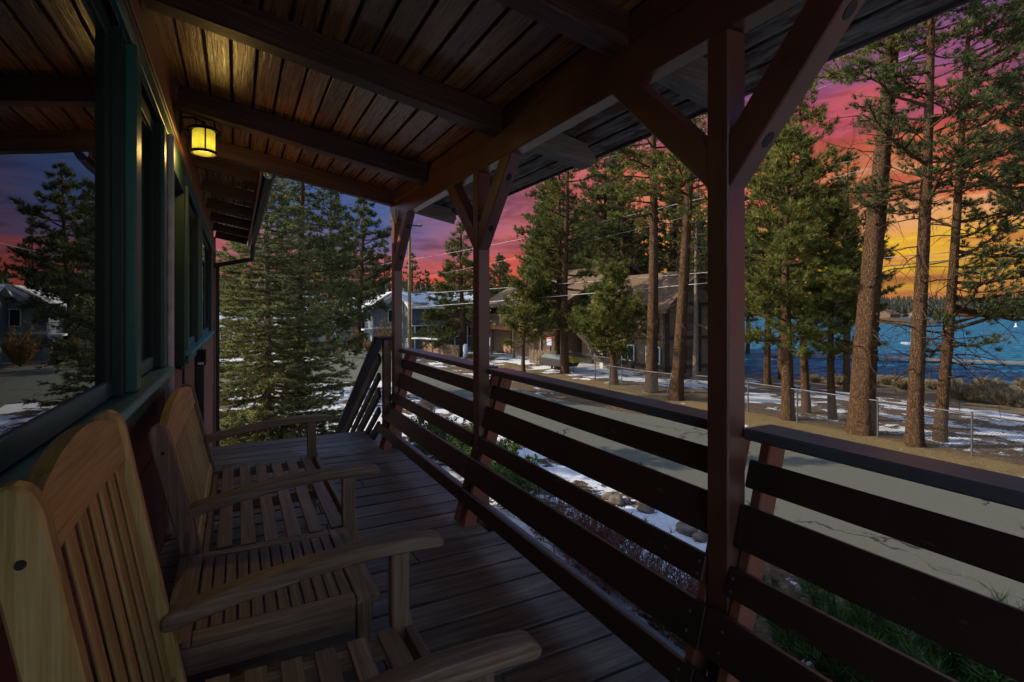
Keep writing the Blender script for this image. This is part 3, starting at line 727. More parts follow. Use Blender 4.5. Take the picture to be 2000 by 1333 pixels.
pl = bpy.data.lights.new('lantern_bulb', 'POINT'); pl.energy = 4.6; pl.color = (1.0, .60, .16); pl.shadow_soft_size = .05
po = bpy.data.objects.new('lantern_bulb', pl); COL.objects.link(po); put(po, lan, Matrix.Translation((LX+.0, LY, 2.665)))

# utility box on the wall, hanging shell
ub = thing('utility_box', 'dark metal utility box on a board at the wall past the door', 'utility box', (WX+.06, 7.0, 0))
box('cabinet', (WX+.016, 6.9, .86), (WX+.12, 7.1, 1.03), M['black'], ub, .008, 'z')
box('backing_board', (WX+.014, 6.92, .02), (WX+.10, 7.08, .857), M['dark'], ub, .004, 'z')
box('latch', (WX+.04, 6.885, .865), (WX+.10, 6.899, .895), M['steel'], ub, .003)
sh = thing('hanging_ornament', 'pale oval shell ornament hanging at the farthest post under the beam', 'ornament', (1.47, 5.45, 2.45))
bm = bmesh.new(); bmesh.ops.create_uvsphere(bm, u_segments=16, v_segments=10, radius=1)
for v_ in bm.verts: v_.co = Vector((v_.co.x*.014, v_.co.y*.035, v_.co.z*.085))
me = bpy.data.meshes.new('shell'); bm.to_mesh(me); bm.free()
link('shell', me, simple('shell_white', (.5, .46, .42), .4), sh, Matrix.Translation((1.475, 5.42, 2.47)), True)
t_ = Tubes(); t_.add([(1.475, 5.42, 2.39), (1.47, 5.46, 2.2), (1.485, 5.52, 2.05), (1.46, 5.50, 1.98)], .003, 5); link('cord', t_.mesh('c'), M['galv'], sh)

# ------------------------------------------------------------------ benches and table
def seat(name, label, cat, y0, y1, ztop, xtop, nback, teak, teak2, teak3=None):
    teak3 = teak3 or teak2
    t = thing(name, label, cat, (.2, (y0+y1)/2, 0)); aw = .068
    bx0, bz0 = -.125, .36                       # front face of the back at seat level
    bdir = Vector((xtop-bx0, 0, ztop-bz0)); bl = bdir.length; bdir.normalize(); bn = Vector((bdir.z, 0, -bdir.x))
    def bp(u, y, off=0): p = Vector((bx0, y, bz0))+bdir*u+bn*off; return p
    sw = .044; sdp = .078
    # stiles with rounded heads
    for ya in (y0+.012, y1-.012-sw):
        pts = []
        prof = [(-.02, 0), (bl-.055, 0), (bl-.018, -.010), (bl-.002, -.034), (bl-.01, -.062), (bl-.04, -sdp), (-.02, -sdp)]
        for u, o_ in prof: p = bp(u, 0, o_); pts.append((p.x, p.z))
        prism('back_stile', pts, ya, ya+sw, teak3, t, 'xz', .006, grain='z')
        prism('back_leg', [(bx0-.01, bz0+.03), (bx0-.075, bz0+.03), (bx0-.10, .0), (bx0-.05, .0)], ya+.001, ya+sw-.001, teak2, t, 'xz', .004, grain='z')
    ya, yb = y0+.012+sw, y1-.012-sw
    # arched crest rail
    n_ = 14; top = []; ch = .105; arch = .055 if (y1-y0) < 1 else .075
    bm = bmesh.new(); ring = []
    for i in range(n_+1):
        q = i/n_; yv = ya-.002+(yb-ya+.004)*q; tv = bl-.045+arch*(1-(2*q-1)**2); bv = bl-.045-ch+.012*(1-(2*q-1)**2)
        ring.append([bm.verts.new(bp(bv, yv, -.012)), bm.verts.new(bp(tv, yv, -.012)), bm.verts.new(bp(tv, yv, -.046)), bm.verts.new(bp(bv, yv, -.046))])
    for a, b in zip(ring[:-1], ring[1:]):
        for i in range(4): bm.faces.new((a[i], b[i], b[(i+1)%4], a[(i+1)%4]))
    bm.faces.new(ring[0]); bm.faces.new(ring[-1][::-1]); bmesh.ops.recalc_face_normals(bm, faces=bm.faces)
    c = bp(bl, (ya+yb)/2); 
    for v_ in bm.verts:                # local X along the rail so that the grain follows it
        d = v_.co-c; v_.co = Vector((d.y, -d.x, d.z))
    me = bpy.data.meshes.new('crest'); bm.to_mesh(me); bm.free()
    link('crest_rail', me, teak, t, Matrix.Translation(c) @ Matrix.Rotation(R(90), 4, 'Z'))
    p = bp(.045, 0, -.03); bar('lower_back_rail', (p.x, ya, p.z), (p.x, yb, p.z), .03, .06, teak, t, up=bdir)
    gap = (yb-ya)/nback
    for i in range(nback):
        yc = ya+gap*(i+.5); p0 = bp(.06, yc, -.026); q = (yc-ya)/(yb-ya); p1 = bp(bl-.045-ch+.02, yc, -.026)
        bar('back_slat', p0, p1, gap*.56, .008, teak, t, up=bn, bev=.003)
    # seat
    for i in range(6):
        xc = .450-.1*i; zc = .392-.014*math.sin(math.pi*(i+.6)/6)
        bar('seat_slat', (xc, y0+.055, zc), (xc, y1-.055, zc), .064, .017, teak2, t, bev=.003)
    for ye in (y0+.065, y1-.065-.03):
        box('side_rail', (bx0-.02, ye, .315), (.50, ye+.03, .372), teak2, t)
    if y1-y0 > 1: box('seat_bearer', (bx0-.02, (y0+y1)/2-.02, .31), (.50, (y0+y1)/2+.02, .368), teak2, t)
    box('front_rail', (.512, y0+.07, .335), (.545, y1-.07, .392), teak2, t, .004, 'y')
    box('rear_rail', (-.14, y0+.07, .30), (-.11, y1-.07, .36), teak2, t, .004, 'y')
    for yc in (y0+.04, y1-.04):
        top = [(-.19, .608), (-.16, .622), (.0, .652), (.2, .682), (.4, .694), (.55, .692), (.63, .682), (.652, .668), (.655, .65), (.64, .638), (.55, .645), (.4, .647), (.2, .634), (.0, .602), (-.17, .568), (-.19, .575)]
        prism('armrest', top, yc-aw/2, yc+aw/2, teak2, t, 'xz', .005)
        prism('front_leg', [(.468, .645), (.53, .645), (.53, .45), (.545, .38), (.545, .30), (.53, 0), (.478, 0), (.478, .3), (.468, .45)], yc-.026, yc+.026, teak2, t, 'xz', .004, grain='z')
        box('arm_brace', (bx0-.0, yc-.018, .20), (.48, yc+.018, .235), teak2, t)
    # bolt in the stile
    bb = bp(bl-.13, y0+.012-.002, -.04); bm = bmesh.new(); bmesh.ops.create_cone(bm, cap_ends=True, segments=18, radius1=.008, radius2=.007, depth=.006)
    me = bpy.data.meshes.new('bolt'); bm.to_mesh(me); bm.free(); link('bolt', me, M['dark'], t, Matrix.Translation(bb) @ Matrix.Rotation(R(90), 4, 'X'))
    return t
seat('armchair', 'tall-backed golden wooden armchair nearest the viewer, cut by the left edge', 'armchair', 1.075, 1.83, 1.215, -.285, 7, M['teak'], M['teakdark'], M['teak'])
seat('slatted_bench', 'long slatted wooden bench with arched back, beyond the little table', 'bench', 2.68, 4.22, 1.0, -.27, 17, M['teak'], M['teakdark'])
tb = thing('side_table', 'low slatted brown wooden table between the armchair and the bench', 'table', (.13, 2.3, 0))
T0, T1, TX0, TX1, TZ = 1.955, 2.635, -.215, .475, .425
box('end_board', (TX0, T0, TZ-.022), (TX0+.085, T1, TZ), M['teakdark'], tb, .003, 'y'); box('end_board', (TX1-.085, T0, TZ-.022), (TX1, T1, TZ), M['teakdark'], tb, .003, 'y')
box('frame_rail', (TX0+.087, T0, TZ-.022), (TX1-.087, T0+.058, TZ), M['teakdark'], tb, .003); box('frame_rail', (TX0+.087, T1-.058, TZ-.022), (TX1-.087, T1, TZ), M['teakdark'], tb, .003)
n_ = 12; gx = (TX1-TX0-.18)/n_
for i in range(n_):
    xc = TX0+.09+gx*(i+.5); bar('table_slat', (xc, T0+.061, TZ-.010), (xc, T1-.061, TZ-.010+random.uniform(-.0008,.0008)), gx*.84, .016, M['teakdark'], tb, bev=.002)
for ya in (T0+.004, T1-.026): box('apron', (TX0+.05, ya, TZ-.115), (TX1-.09, ya+.022, TZ-.024), M['teakdark'], tb, .003)
for xa in (TX0+.012, TX1-.034): box('apron', (xa, T0+.055, TZ-.10), (xa+.022, T1-.055, TZ-.024), M['teakdark'], tb, .003, 'y')
for xa in (TX0+.02, TX1-.078):
    for ya in (T0+.006, T1-.058): box('leg', (xa, ya+.02, 0), (xa+.05, ya+.052-.01+.02, TZ-.024), M['teakdark'], tb, .004, 'z')
#OUTDOOR
# ------------------------------------------------------------------ conifers
def bezier_branch(p0, d, ln, droop, curl, rng, n=6):
    t = np.linspace(0, 1, n)[:, None]; side = np.cross(d, [0, 0, 1.]); side /= np.linalg.norm(side)+1e-9
    w_ = rng.normal(0, .05, (n, 3))*ln*t
    return p0+d*ln*t+np.array([0, 0, 1.])*(droop*ln*t+curl*ln*t**2.2)+side*(rng.normal(0, .12)*ln*t**2)+w_*.5
def pine_data(seed, H, r0, top=(0, 0), c0=.4, Rc=2.4, nb=60, tuft=.16, nt=20, wd=.012, spread=.55, dens=5.0, shape='ponderosa', dead=8, sides=16, rings=60, azbias=None, stubs=0, twig=3, lowdroop=0, skip=None):
    rng = np.random.default_rng(seed)
    z = np.linspace(0, 1, rings); axis = np.stack([top[0]*z**1.2+.06*np.sin(z*7+seed), top[1]*z**1.2+.05*np.cos(z*6+seed), z*H], 1)
    axis[0, :2] = 0
    rad = r0*(1-z*.86)**.9; rad *= 1+.22*np.exp(-z*H/.5)
    ang = np.linspace(0, 2*np.pi, sides, endpoint=False)
    rr = rad[:, None]*(1+rng.normal(0, .025, (rings, sides))+.04*np.sin(ang*5+z[:, None]*3))
    V = np.stack([axis[:, None, 0]+rr*np.cos(ang), axis[:, None, 1]+rr*np.sin(ang), np.repeat(axis[:, None, 2], sides, 1)], -1).reshape(-1, 3)
    V[:sides, 2] -= .25
    i = np.arange(rings-1)[:, None]*sides; j = np.arange(sides)[None]; jn = (j+1) % sides
    TF = np.stack([i+j, i+jn, i+sides+jn, i+sides+j], -1).reshape(-1, 4)
    T = Tubes(); T.v.append(V); T.f.append(TF); T.n = len(V)
    O = []; D = []
    ga = rng.uniform(0, 6)
    for b in range(nb):
        u = (b+rng.uniform(0, 1))/nb; tz = c0+(1-c0)*u
        if skip and rng.uniform() < skip: continue
        if shape == 'ponderosa': prof = (1-u)**.55*(.75+.25*math.sin(u*3.1)) + .05
        elif shape == 'cone': prof = (1-u)**.9+.04
        elif shape == 'sparse': prof = .55+.45*rng.uniform()-.3*u
        else: prof = (min(1, .45+u*2.5))*(1-u)**.6+.05
        ln = Rc*prof*rng.choice([rng.uniform(.35, .7), rng.uniform(.8, 1.25)], p=[.3, .7]); ga += 2.4+rng.normal(0, .35); az = ga
        if azbias is not None and rng.uniform() < azbias[1]: az = azbias[0]+rng.normal(0, .6)
        p0 = np.array([np.interp(tz, z, axis[:, 0]), np.interp(tz, z, axis[:, 1]), tz*H])
        up = rng.normal(-.03, .24) + (.35*u if shape != 'cone' else -.18+.25*u) - lowdroop*(1-u)
        d = np.array([math.cos(az), math.sin(az), 0]); pts = bezier_branch(p0, d, ln, up, .18 if shape != 'cone' else .12, rng)
        rb_ = max(.008, .022*ln+.004); T.add(pts, np.linspace(rb_, rb_*.3, len(pts)), 4)
        nsub = max(3, int(twig*1.7*ln))
        L_ = [(pts, ln)]
        for q in range(nsub):
            tt = rng.uniform(.3, .95); p = np.array([np.interp(tt, np.linspace(0, 1, len(pts)), pts[:, c]) for c in range(3)])
            a2 = az+rng.choice([-1, 1])*rng.uniform(.5, 1.1); l2 = ln*(1.05-tt)*rng.uniform(.35, .7)
            d2 = np.array([math.cos(a2), math.sin(a2), 0]); p2 = bezier_branch(p, d2, l2, rng.normal(.1, .15), .25, rng, 4)
            T.add(p2, np.linspace(rb_*.45, rb_*.15, 4), 3); L_.append((p2, l2))
        for pp, l2 in L_:
            m = max(3, int(l2*dens*1.55)); tt = 1-rng.uniform(0, 1, m)**1.5*.75; tt[0] = 1
            if pp is pts: tt = np.maximum(tt, .4)
            s_ = np.linspace(0, 1, len(pp)); q = np.stack([np.interp(tt, s_, pp[:, c]) for c in range(3)], 1)
            dd = (pp[-1]-pp[0]); dd /= np.linalg.norm(dd)+1e-9
            off = rng.normal(0, .11, (m, 3)); off[0] = 0
            O.append(q+off); D.append(dd+np.array([0, 0, .45])+rng.normal(0, .35, (m, 3)))
    for b in range(dead):
        tz = rng.uniform(.12, c0+.15); az = rng.uniform(0, 6.28); ln = Rc*rng.uniform(.3, .8)
        p0 = np.array([np.interp(tz, z, axis[:, 0]), np.interp(tz, z, axis[:, 1]), tz*H]); d = np.array([math.cos(az), math.sin(az), 0])
        pts = bezier_branch(p0, d, ln, rng.normal(0, .25), rng.normal(-.3, .4), rng, 8); T.add(pts, np.linspace(.022, .006, 8), 4)
        for q in range(4):
            tt = rng.uniform(.3, 1); p = np.array([np.interp(tt, np.linspace(0, 1, 8), pts[:, c]) for c in range(3)])
            d2 = rng.normal(0, 1, 3); d2 /= np.linalg.norm(d2); T.add(bezier_branch(p, d2, ln*.35, 0, -.4, rng, 5), np.linspace(.009, .003, 5), 3)
    for b in range(stubs):
        tz = rng.uniform(.12, .6); az = rng.uniform(3.6, 5.6)
        p0 = np.array([np.interp(tz, z, axis[:, 0]), np.interp(tz, z, axis[:, 1]), tz*H]); rr_ = float(np.interp(tz, z, rad)); d = np.array([math.cos(az), math.sin(az), .15])
        T.add([p0+d*rr_*.7, p0+d*(rr_+.05), p0+d*(rr_+.052)], [.065, .05, .001], 8)
    NV = tri_needles(np.concatenate(O), np.concatenate(D), int(nt*1.25), tuft, wd*1.45, spread, rng)
    return T.mesh('trunk'), needle_mesh('crown', NV)
def tree(name, label, x, y, data, nm='needle', group=None, rot=0, sc=1.0, cat='tree', bark='bark', z=None):
    t = thing(name, label, cat, (x, y, gz(x, y) if z is None else z), group=group)
    m = Matrix.Translation((x, y, gz(x, y) if z is None else z)) @ Matrix.Rotation(rot, 4, 'Z') @ Matrix.Scale(sc, 4)
    link('trunk', data[0], M[bark], t, m, True); link('crown', data[1], M[nm], t, m)
    return t
def xy(px, d): return at(px, d)

# the three big trunks by the fence, crowns high above with crooked sparse limbs
x, y = xy(1684, 16.8); tree('pine_tree', 'thickest pine trunk right of the near porch post, with sawn branch stubs', x, y, pine_data(11, 19, .37, (1.3, -.75), .60, 3.0, 50, .19, 22, .012, dens=2.6, shape='sparse', dead=30, sides=28, rings=190, stubs=22, twig=3), 'needle')
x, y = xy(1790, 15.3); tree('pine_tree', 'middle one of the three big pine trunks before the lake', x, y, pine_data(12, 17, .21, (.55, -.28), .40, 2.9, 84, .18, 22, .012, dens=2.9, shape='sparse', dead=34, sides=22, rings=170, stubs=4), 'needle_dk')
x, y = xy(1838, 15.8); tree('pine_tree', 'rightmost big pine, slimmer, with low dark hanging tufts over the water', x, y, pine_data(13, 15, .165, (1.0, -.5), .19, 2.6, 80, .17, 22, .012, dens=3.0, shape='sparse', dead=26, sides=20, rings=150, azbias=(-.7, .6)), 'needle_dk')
# leafy pines just right of the post
x, y = xy(1535, 19.0); tree('pine_tree', 'bushy yellow-green pine filling the view right of the near post', x, y, pine_data(21, 10.5, .22, (.1, 0), .24, 2.35, 92, .23, 30, .012, dens=4.0, shape='bush', dead=6, sides=14, rings=80), 'needle')
x, y = xy(1572, 20.4); tree('pine_tree', 'second leafy pine close behind the bushy one, slimmer trunk', x, y, pine_data(22, 13, .16, (-.1, .2), .30, 2.1, 90, .21, 26, .012, dens=3.4, shape='bush', dead=8), 'needle')
x, y = xy(1626, 19.0); tree('pine_tree', 'young pine with low green boughs left of the thickest trunk', x, y, pine_data(23, 8.2, .14, (0, .1), .28, 1.7, 74, .23, 30, .012, dens=3.9, shape='bush', dead=5, rings=60), 'needle')
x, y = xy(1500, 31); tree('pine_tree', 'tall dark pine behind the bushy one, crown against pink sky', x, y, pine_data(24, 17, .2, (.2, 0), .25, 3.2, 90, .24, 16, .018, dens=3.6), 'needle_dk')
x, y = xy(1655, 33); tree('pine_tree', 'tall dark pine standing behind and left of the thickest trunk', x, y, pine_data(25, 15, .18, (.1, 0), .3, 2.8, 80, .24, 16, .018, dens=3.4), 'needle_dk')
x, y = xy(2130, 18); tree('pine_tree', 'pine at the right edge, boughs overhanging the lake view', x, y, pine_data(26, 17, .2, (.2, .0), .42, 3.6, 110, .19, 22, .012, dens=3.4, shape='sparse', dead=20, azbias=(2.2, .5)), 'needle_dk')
# trunks between the two posts
x, y = xy(1274, 25.2); tree('pine_tree', 'thick straight pine trunk in the middle bay, behind the bent fence', x, y, pine_data(31, 19, .29, (.3, .2), .45, 3.1, 70, .2, 18, .015, dens=4, dead=14, sides=18, rings=140), 'needle')
x, y = xy(1321, 23.0); tree('pine_tree', 'slightly leaning pine trunk just left of the near post', x, y, pine_data(32, 18, .28, (.75, -.9), .45, 2.6, 60, .19, 18, .014, dens=4, dead=14, sides=18, rings=140), 'needle')
x, y = xy(1356, 32); tree('pine_tree', 'thin pale trunk close beside the near post', x, y, pine_data(33, 16, .16, (.5, 0), .4, 2.3, 60, .2, 16, .016, dens=3.6, dead=18), 'needle', bark='greybark')
x, y = xy(1198, 28); tree('pine_tree', 'short young pine with bright drooping tufts before the timbered house', x, y, pine_data(34, 6.4, .20, (0, 0), .26, 2.3, 80, .24, 26, .016, dens=5.2, shape='bush', dead=3), 'needle')
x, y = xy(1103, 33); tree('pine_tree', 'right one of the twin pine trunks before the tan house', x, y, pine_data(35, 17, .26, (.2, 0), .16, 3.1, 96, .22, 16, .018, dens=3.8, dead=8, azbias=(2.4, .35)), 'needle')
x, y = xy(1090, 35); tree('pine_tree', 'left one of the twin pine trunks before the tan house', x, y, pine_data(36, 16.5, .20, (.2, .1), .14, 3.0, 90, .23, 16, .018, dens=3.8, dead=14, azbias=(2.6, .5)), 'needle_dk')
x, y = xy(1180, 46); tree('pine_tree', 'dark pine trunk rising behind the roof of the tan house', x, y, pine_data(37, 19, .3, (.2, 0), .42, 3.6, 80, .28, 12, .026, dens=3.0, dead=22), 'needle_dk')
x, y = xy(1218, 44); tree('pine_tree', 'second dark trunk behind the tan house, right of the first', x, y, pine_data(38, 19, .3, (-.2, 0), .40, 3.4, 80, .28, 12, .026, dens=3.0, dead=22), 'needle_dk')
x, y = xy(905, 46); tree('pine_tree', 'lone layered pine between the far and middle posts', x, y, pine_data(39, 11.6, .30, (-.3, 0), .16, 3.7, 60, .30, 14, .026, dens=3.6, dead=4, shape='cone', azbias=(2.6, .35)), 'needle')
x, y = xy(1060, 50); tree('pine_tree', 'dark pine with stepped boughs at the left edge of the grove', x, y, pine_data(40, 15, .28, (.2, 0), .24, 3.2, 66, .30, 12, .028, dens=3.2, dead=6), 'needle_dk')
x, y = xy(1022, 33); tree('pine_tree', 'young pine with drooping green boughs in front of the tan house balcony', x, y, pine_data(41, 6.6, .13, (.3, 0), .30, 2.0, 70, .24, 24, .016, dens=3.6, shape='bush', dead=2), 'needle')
# spruce in front of the stairs
def spruce_data(seed, H, r0, Rc, nb, wd=.010, ln=.075, c0=.02, dens=26, nt=9):
    rng = np.random.default_rng(seed); T = Tubes(); z = np.linspace(0, 1, 40)
    T.add(np.stack([.03*np.sin(z*5), .03*np.cos(z*4), z*H], 1), r0*(1-z*.95)+.004, 12); O = []; D = []
    ga = 0
    for b in range(nb):
        u = ((b+rng.uniform())/nb)**1.25; tz = c0+(1-c0)*u; L0 = Rc*((1-u)**.85+.03)*rng.uniform(.7, 1.1); ga += 2.39; d = np.array([math.cos(ga), math.sin(ga), 0])
        pts = bezier_branch(np.array([0, 0, tz*H]), d, L0, -.10-.30*(1-u)*rng.uniform(.5, 1.2)+.25*u, .28, rng, 7); T.add(pts, np.linspace(.012+.010*L0, .004, 7), 4)
        sub = [(pts, L0)]
        side = np.array([-d[1], d[0], 0])
        for q in range(int(5+L0*7)):
            tt = rng.uniform(.15, .98); p = np.array([np.interp(tt, np.linspace(0, 1, 7), pts[:, c]) for c in range(3)])
            s_ = rng.choice([-1, 1]); d2 = d*.75+side*s_*rng.uniform(.5, 1.0); d2 /= np.linalg.norm(d2); l2 = L0*(1.1-tt)*rng.uniform(.3, .55)+.06
            p2 = bezier_branch(p, d2, l2, rng.normal(-.12, .1), .1, rng, 4); T.add(p2, [.006, .005, .004, .002], 3); sub.append((p2, l2))
        for pp, l_ in sub:
            m = max(3, int(l_*dens)); tt = rng.uniform(.12, 1, m); s_ = np.linspace(0, 1, len(pp)); q = np.stack([np.interp(tt, s_, pp[:, c]) for c in range(3)], 1)
            dd = pp[-1]-pp[0]; dd /= np.linalg.norm(dd)+1e-9; O.append(q); D.append(np.repeat(dd[None], m, 0)*1.1+np.array([0, 0, .2])+rng.normal(0, .3, (m, 3)))
    NV = tri_needles(np.concatenate(O), np.concatenate(D), nt, ln, wd, .55, rng, .4)
    return T.mesh('trunk'), needle_mesh('crown', NV)
SPR = spruce_data(51, 9.2, .13, 2.75, 230, wd=.016, ln=.10, dens=23, nt=10)
x, y = xy(520, 14.2); tree('spruce_tree', 'dense blue-green spruce at the foot of the porch stairs', x, y, SPR, 'spruce', bark='greybark')
SPR2 = spruce_data(52, 9, .14, 2.4, 120, wd=.03, ln=.14, dens=10, nt=7)
x, y = xy(585, 24); tree('spruce_tree', 'dark fir standing behind and right of the spruce', x, y, pine_data(53, 13, .22, (.1, 0), .12, 3.2, 90, .22, 14, .022, dens=4.2, dead=6, shape='cone'), 'needle_dk')
x, y = xy(700, 52); tree('pine_tree', 'dark ragged pine behind the utility pole left of the far post', x, y, pine_data(54, 15.5, .3, (.6, 0), .2, 3.6, 80, .34, 12, .032, dens=3.4, dead=4), 'needle_dk')
x, y = xy(640, 44); tree('pine_tree', 'dark pine between the spruce and the utility pole', x, y, pine_data(55, 14.5, .26, (.3, 0), .16, 3.4, 80, .32, 12, .03, dens=3.6, dead=4), 'needle_dk')
# backdrop pines: few shared crowns, many trees
PB = [pine_data(61, 15, .26, (.2, 0), .22, 2.9, 64, .36, 9, .045, dens=2.6, dead=4, sides=8, rings=12, twig=2),
      pine_data(62, 13, .24, (0, .1), .12, 2.8, 70, .36, 9, .045, dens=2.8, dead=2, shape='cone', sides=8, rings=12, twig=2),
      pine_data(63, 17, .26, (-.2, 0), .34, 2.8, 60, .36, 9, .045, dens=2.6, dead=8, sides=8, rings=12, twig=2)]
rg = random.Random(5)
ORD = ['first', 'second', 'third', 'fourth', 'fifth', 'sixth', 'seventh', 'eighth', 'ninth', 'tenth', 'eleventh', 'twelfth', 'thirteenth', 'fourteenth', 'fifteenth']
def backdrop(px0, px1, d0, d1, n, lab, group, s0=.8, s1=1.1, kinds=(0, 1, 2), nm='needle_dk'):
    for i in range(n):
        px = px0+(px1-px0)*(i+rg.random()*.8)/n; d = rg.uniform(d0, d1); x, y = at(px, d)
        tree('pine_tree', ORD[i]+' from the left, '+lab, x, y, PB[rg.choice(kinds)], nm, group=group, rot=rg.uniform(0, 6), sc=rg.uniform(s0, s1))
backdrop(1085, 1290, 52, 74, 12, 'tall dark pine in the grove behind the tan house', 'pines behind the tan house', .95, 1.2, (0, 2))
backdrop(1300, 1480, 44, 66, 9, 'tall pine in the far row seen past the near post', 'pines behind the near post', .9, 1.15, (0, 2), 'needle')
backdrop(1500, 1700, 38, 48, 2, 'tall dark pine between the bushy pine and the lake', 'dark pines by the shore', .8, 1.0, (0, 2))
backdrop(2060, 2140, 28, 34, 2, 'dark pine crown near the water at the right', 'shore pines at the right edge', .75, .95, (2,))
backdrop(425, 760, 74, 105, 15, 'far dark pine behind the snowy-roofed buildings', 'far pines on the left skyline', .62, .95)
backdrop(780, 1000, 72, 100, 13, 'far dark pine behind the houses between the posts', 'far pines over the white-edged roof', .55, .8)
backdrop(120, 420, 60, 100, 12, 'far pine hidden behind the cabin corner', 'far pines beyond the cabin', .6, .9)
x, y = at(1030, 82); tree('spruce_tree', 'small pointed spruce standing alone on the red skyline', x, y, spruce_data(71, 13.5, .2, 3.2, 70, wd=.06, ln=.34, dens=5, nt=6), 'needle_dk')
x, y = at(975, 80); tree('pine_tree', 'small rounded pine on the skyline left of the pointed spruce', x, y, pine_data(72, 12.2, .25, (0, 0), .1, 3.0, 60, .4, 9, .05, dens=3, dead=0, sides=8, rings=12), 'needle_dk')

# far forest across the lake: one mass
def forest():
    rng = np.random.default_rng(3); V = []; Fc = []; n0 = 0
    Rr = np.concatenate([rng.uniform(400, 640, 9000), rng.uniform(640, 1100, 4200), rng.uniform(120, 330, 1100)])
    Az = np.concatenate([rng.uniform(R(36), R(96), 9000), rng.uniform(R(-30), R(110), 4200), rng.uniform(R(-48), R(33), 1100)])
    X = Rr*np.sin(Az); Y = Rr*np.cos(Az); Z = hgt(X, Y)
    ok = Z > -3.9; X, Y, Z, Rr = X[ok], Y[ok], Z[ok], Rr[ok]; H = rng.uniform(6, 11, len(X)); H[Rr < 340] *= .9
    for x, y, z, h in zip(X, Y, Z, H):
        k_ = 7; a = rng.uniform(0, 6.28, 1)+np.linspace(0, 6.28, k_, endpoint=False)
        for lv in range(3):
            r_ = h*.19*(1-lv*.27)*rng.uniform(.7, 1.25, k_); zb = z+h*(.08+.27*lv)+rng.normal(0, h*.03, k_)
            V.append(np.stack([x+r_*np.cos(a), y+r_*np.sin(a), zb], 1)); V.append(np.array([[x, y, z+h*(.52+.24*lv)]]))
            j = np.arange(k_); Fc.append(np.stack([n0+j, n0+(j+1) % k_, np.full(k_, n0+k_)], 1)); n0 += k_+1
    return npmesh('forest', np.concatenate(V), np.concatenate(Fc))
tag(link('far_forest', forest(), M['farforest']), 'dark conifer forest along the far shore and skyline', 'forest', kind='stuff')

# ------------------------------------------------------------------ shrubs and undergrowth
def bush_data(seed, Rb, H, n, nt, ln, wd, spread=.6, up=.5, stems=26):
    rng = np.random.default_rng(seed); T = Tubes(); O = []; D = []
    for i in range(stems):
        az = rng.uniform(0, 6.28); r_ = Rb*math.sqrt(rng.uniform()); tip = np.array([r_*math.cos(az), r_*math.sin(az), H*rng.uniform(.55, 1)*(1-.4*(r_/Rb)**2)])
        pts = np.stack([tip*t*np.array([1, 1, t**.3]) for t in np.linspace(0, 1, 5)])+rng.normal(0, .015, (5, 3)); T.add(pts, np.linspace(.012, .003, 5), 3)
        m = n//stems; tt = rng.uniform(.25, 1, m); s_ = np.linspace(0, 1, 5); q = np.stack([np.interp(tt, s_, pts[:, c]) for c in range(3)], 1)+rng.normal(0, .05*Rb, (m, 3))
        dd = tip/(np.linalg.norm(tip)+1e-9); O.append(q); D.append(dd*1.0+np.array([0, 0, up])+rng.normal(0, .4, (m, 3)))
    O = np.concatenate(O); O[:, 2] = np.maximum(O[:, 2], .02)
    return T.mesh('stems'), needle_mesh('foliage', tri_needles(O, np.concatenate(D), nt, ln, wd, spread, rng))
def shrub(name, label, x, y, data, nm, group=None, rot=0, sc=1, cat='shrub', bark='greybark'):
    t = thing(name, label, cat, (x, y, gz(x, y)), group=group)
    m = Matrix.Translation((x, y, gz(x, y))) @ Matrix.Rotation(rot, 4, 'Z') @ Matrix.Scale(sc, 4)
    link('stems', data[0], M[bark], t, m); link('foliage', data[1], M[nm], t, m); return t
JU = bush_data(81, .62, .95, 900, 9, .075, .022, .7, .6)
for i, (px, d, s_, lab) in enumerate([(842, 14.6, 1.35, 'leftmost low green juniper seen through the far rail gap'), (880, 13.6, 1.45, 'green juniper in the middle of the far rail gap'), (912, 12.6, 1.35, 'green juniper touching the middle post in view'),
        (968, 11.3, 1.4, 'green juniper just right of the middle post'), (1010, 10.4, 1.2, 'low juniper between the rails, snow behind it')]):
    x, y = at(px, d); shrub('juniper', lab, x, y, JU, 'shrub', 'junipers between porch and road', i*1.3, s_)
RT = bush_data(82, .75, .85, 1100, 5, .09, .012, .9, .8, 90); RT2 = bush_data(83, .7, .8, 240, 4, .08, .008, 1, .8, 120)
for i, (px, d, s_, lab, nm, dt) in enumerate([(1075, 9.2, 1.1, 'grey bare-twigged bush under the rails', 'redtwig', RT2), (1140, 8.3, 1.25, 'red-brown twiggy bush under the middle of the railing', 'redtwig', RT), (1205, 7.5, 1.25, 'second red-brown twiggy bush nearer the near post', 'redtwig', RT),
        (1275, 6.9, 1.15, 'bare tangled bush just left of the near post', 'redtwig', RT2), (1345, 6.4, 1.15, 'red-leaved twig bush at the foot of the near post', 'redtwig', RT), (1500, 5.3, .8, 'dark tangled bush right of the near post', 'needle_dk', RT2)]):
    x, y = at(px, d); shrub('twig_bush', lab, x, y, dt, nm, 'bare bushes below the porch', i*2.1, s_)
YP = bush_data(84, .8, 1.15, 700, 36, .12, .006, .5, .9, 16)
YS = bush_data(85, .6, 1.1, 260, 30, .12, .006, .45, .9, 10)
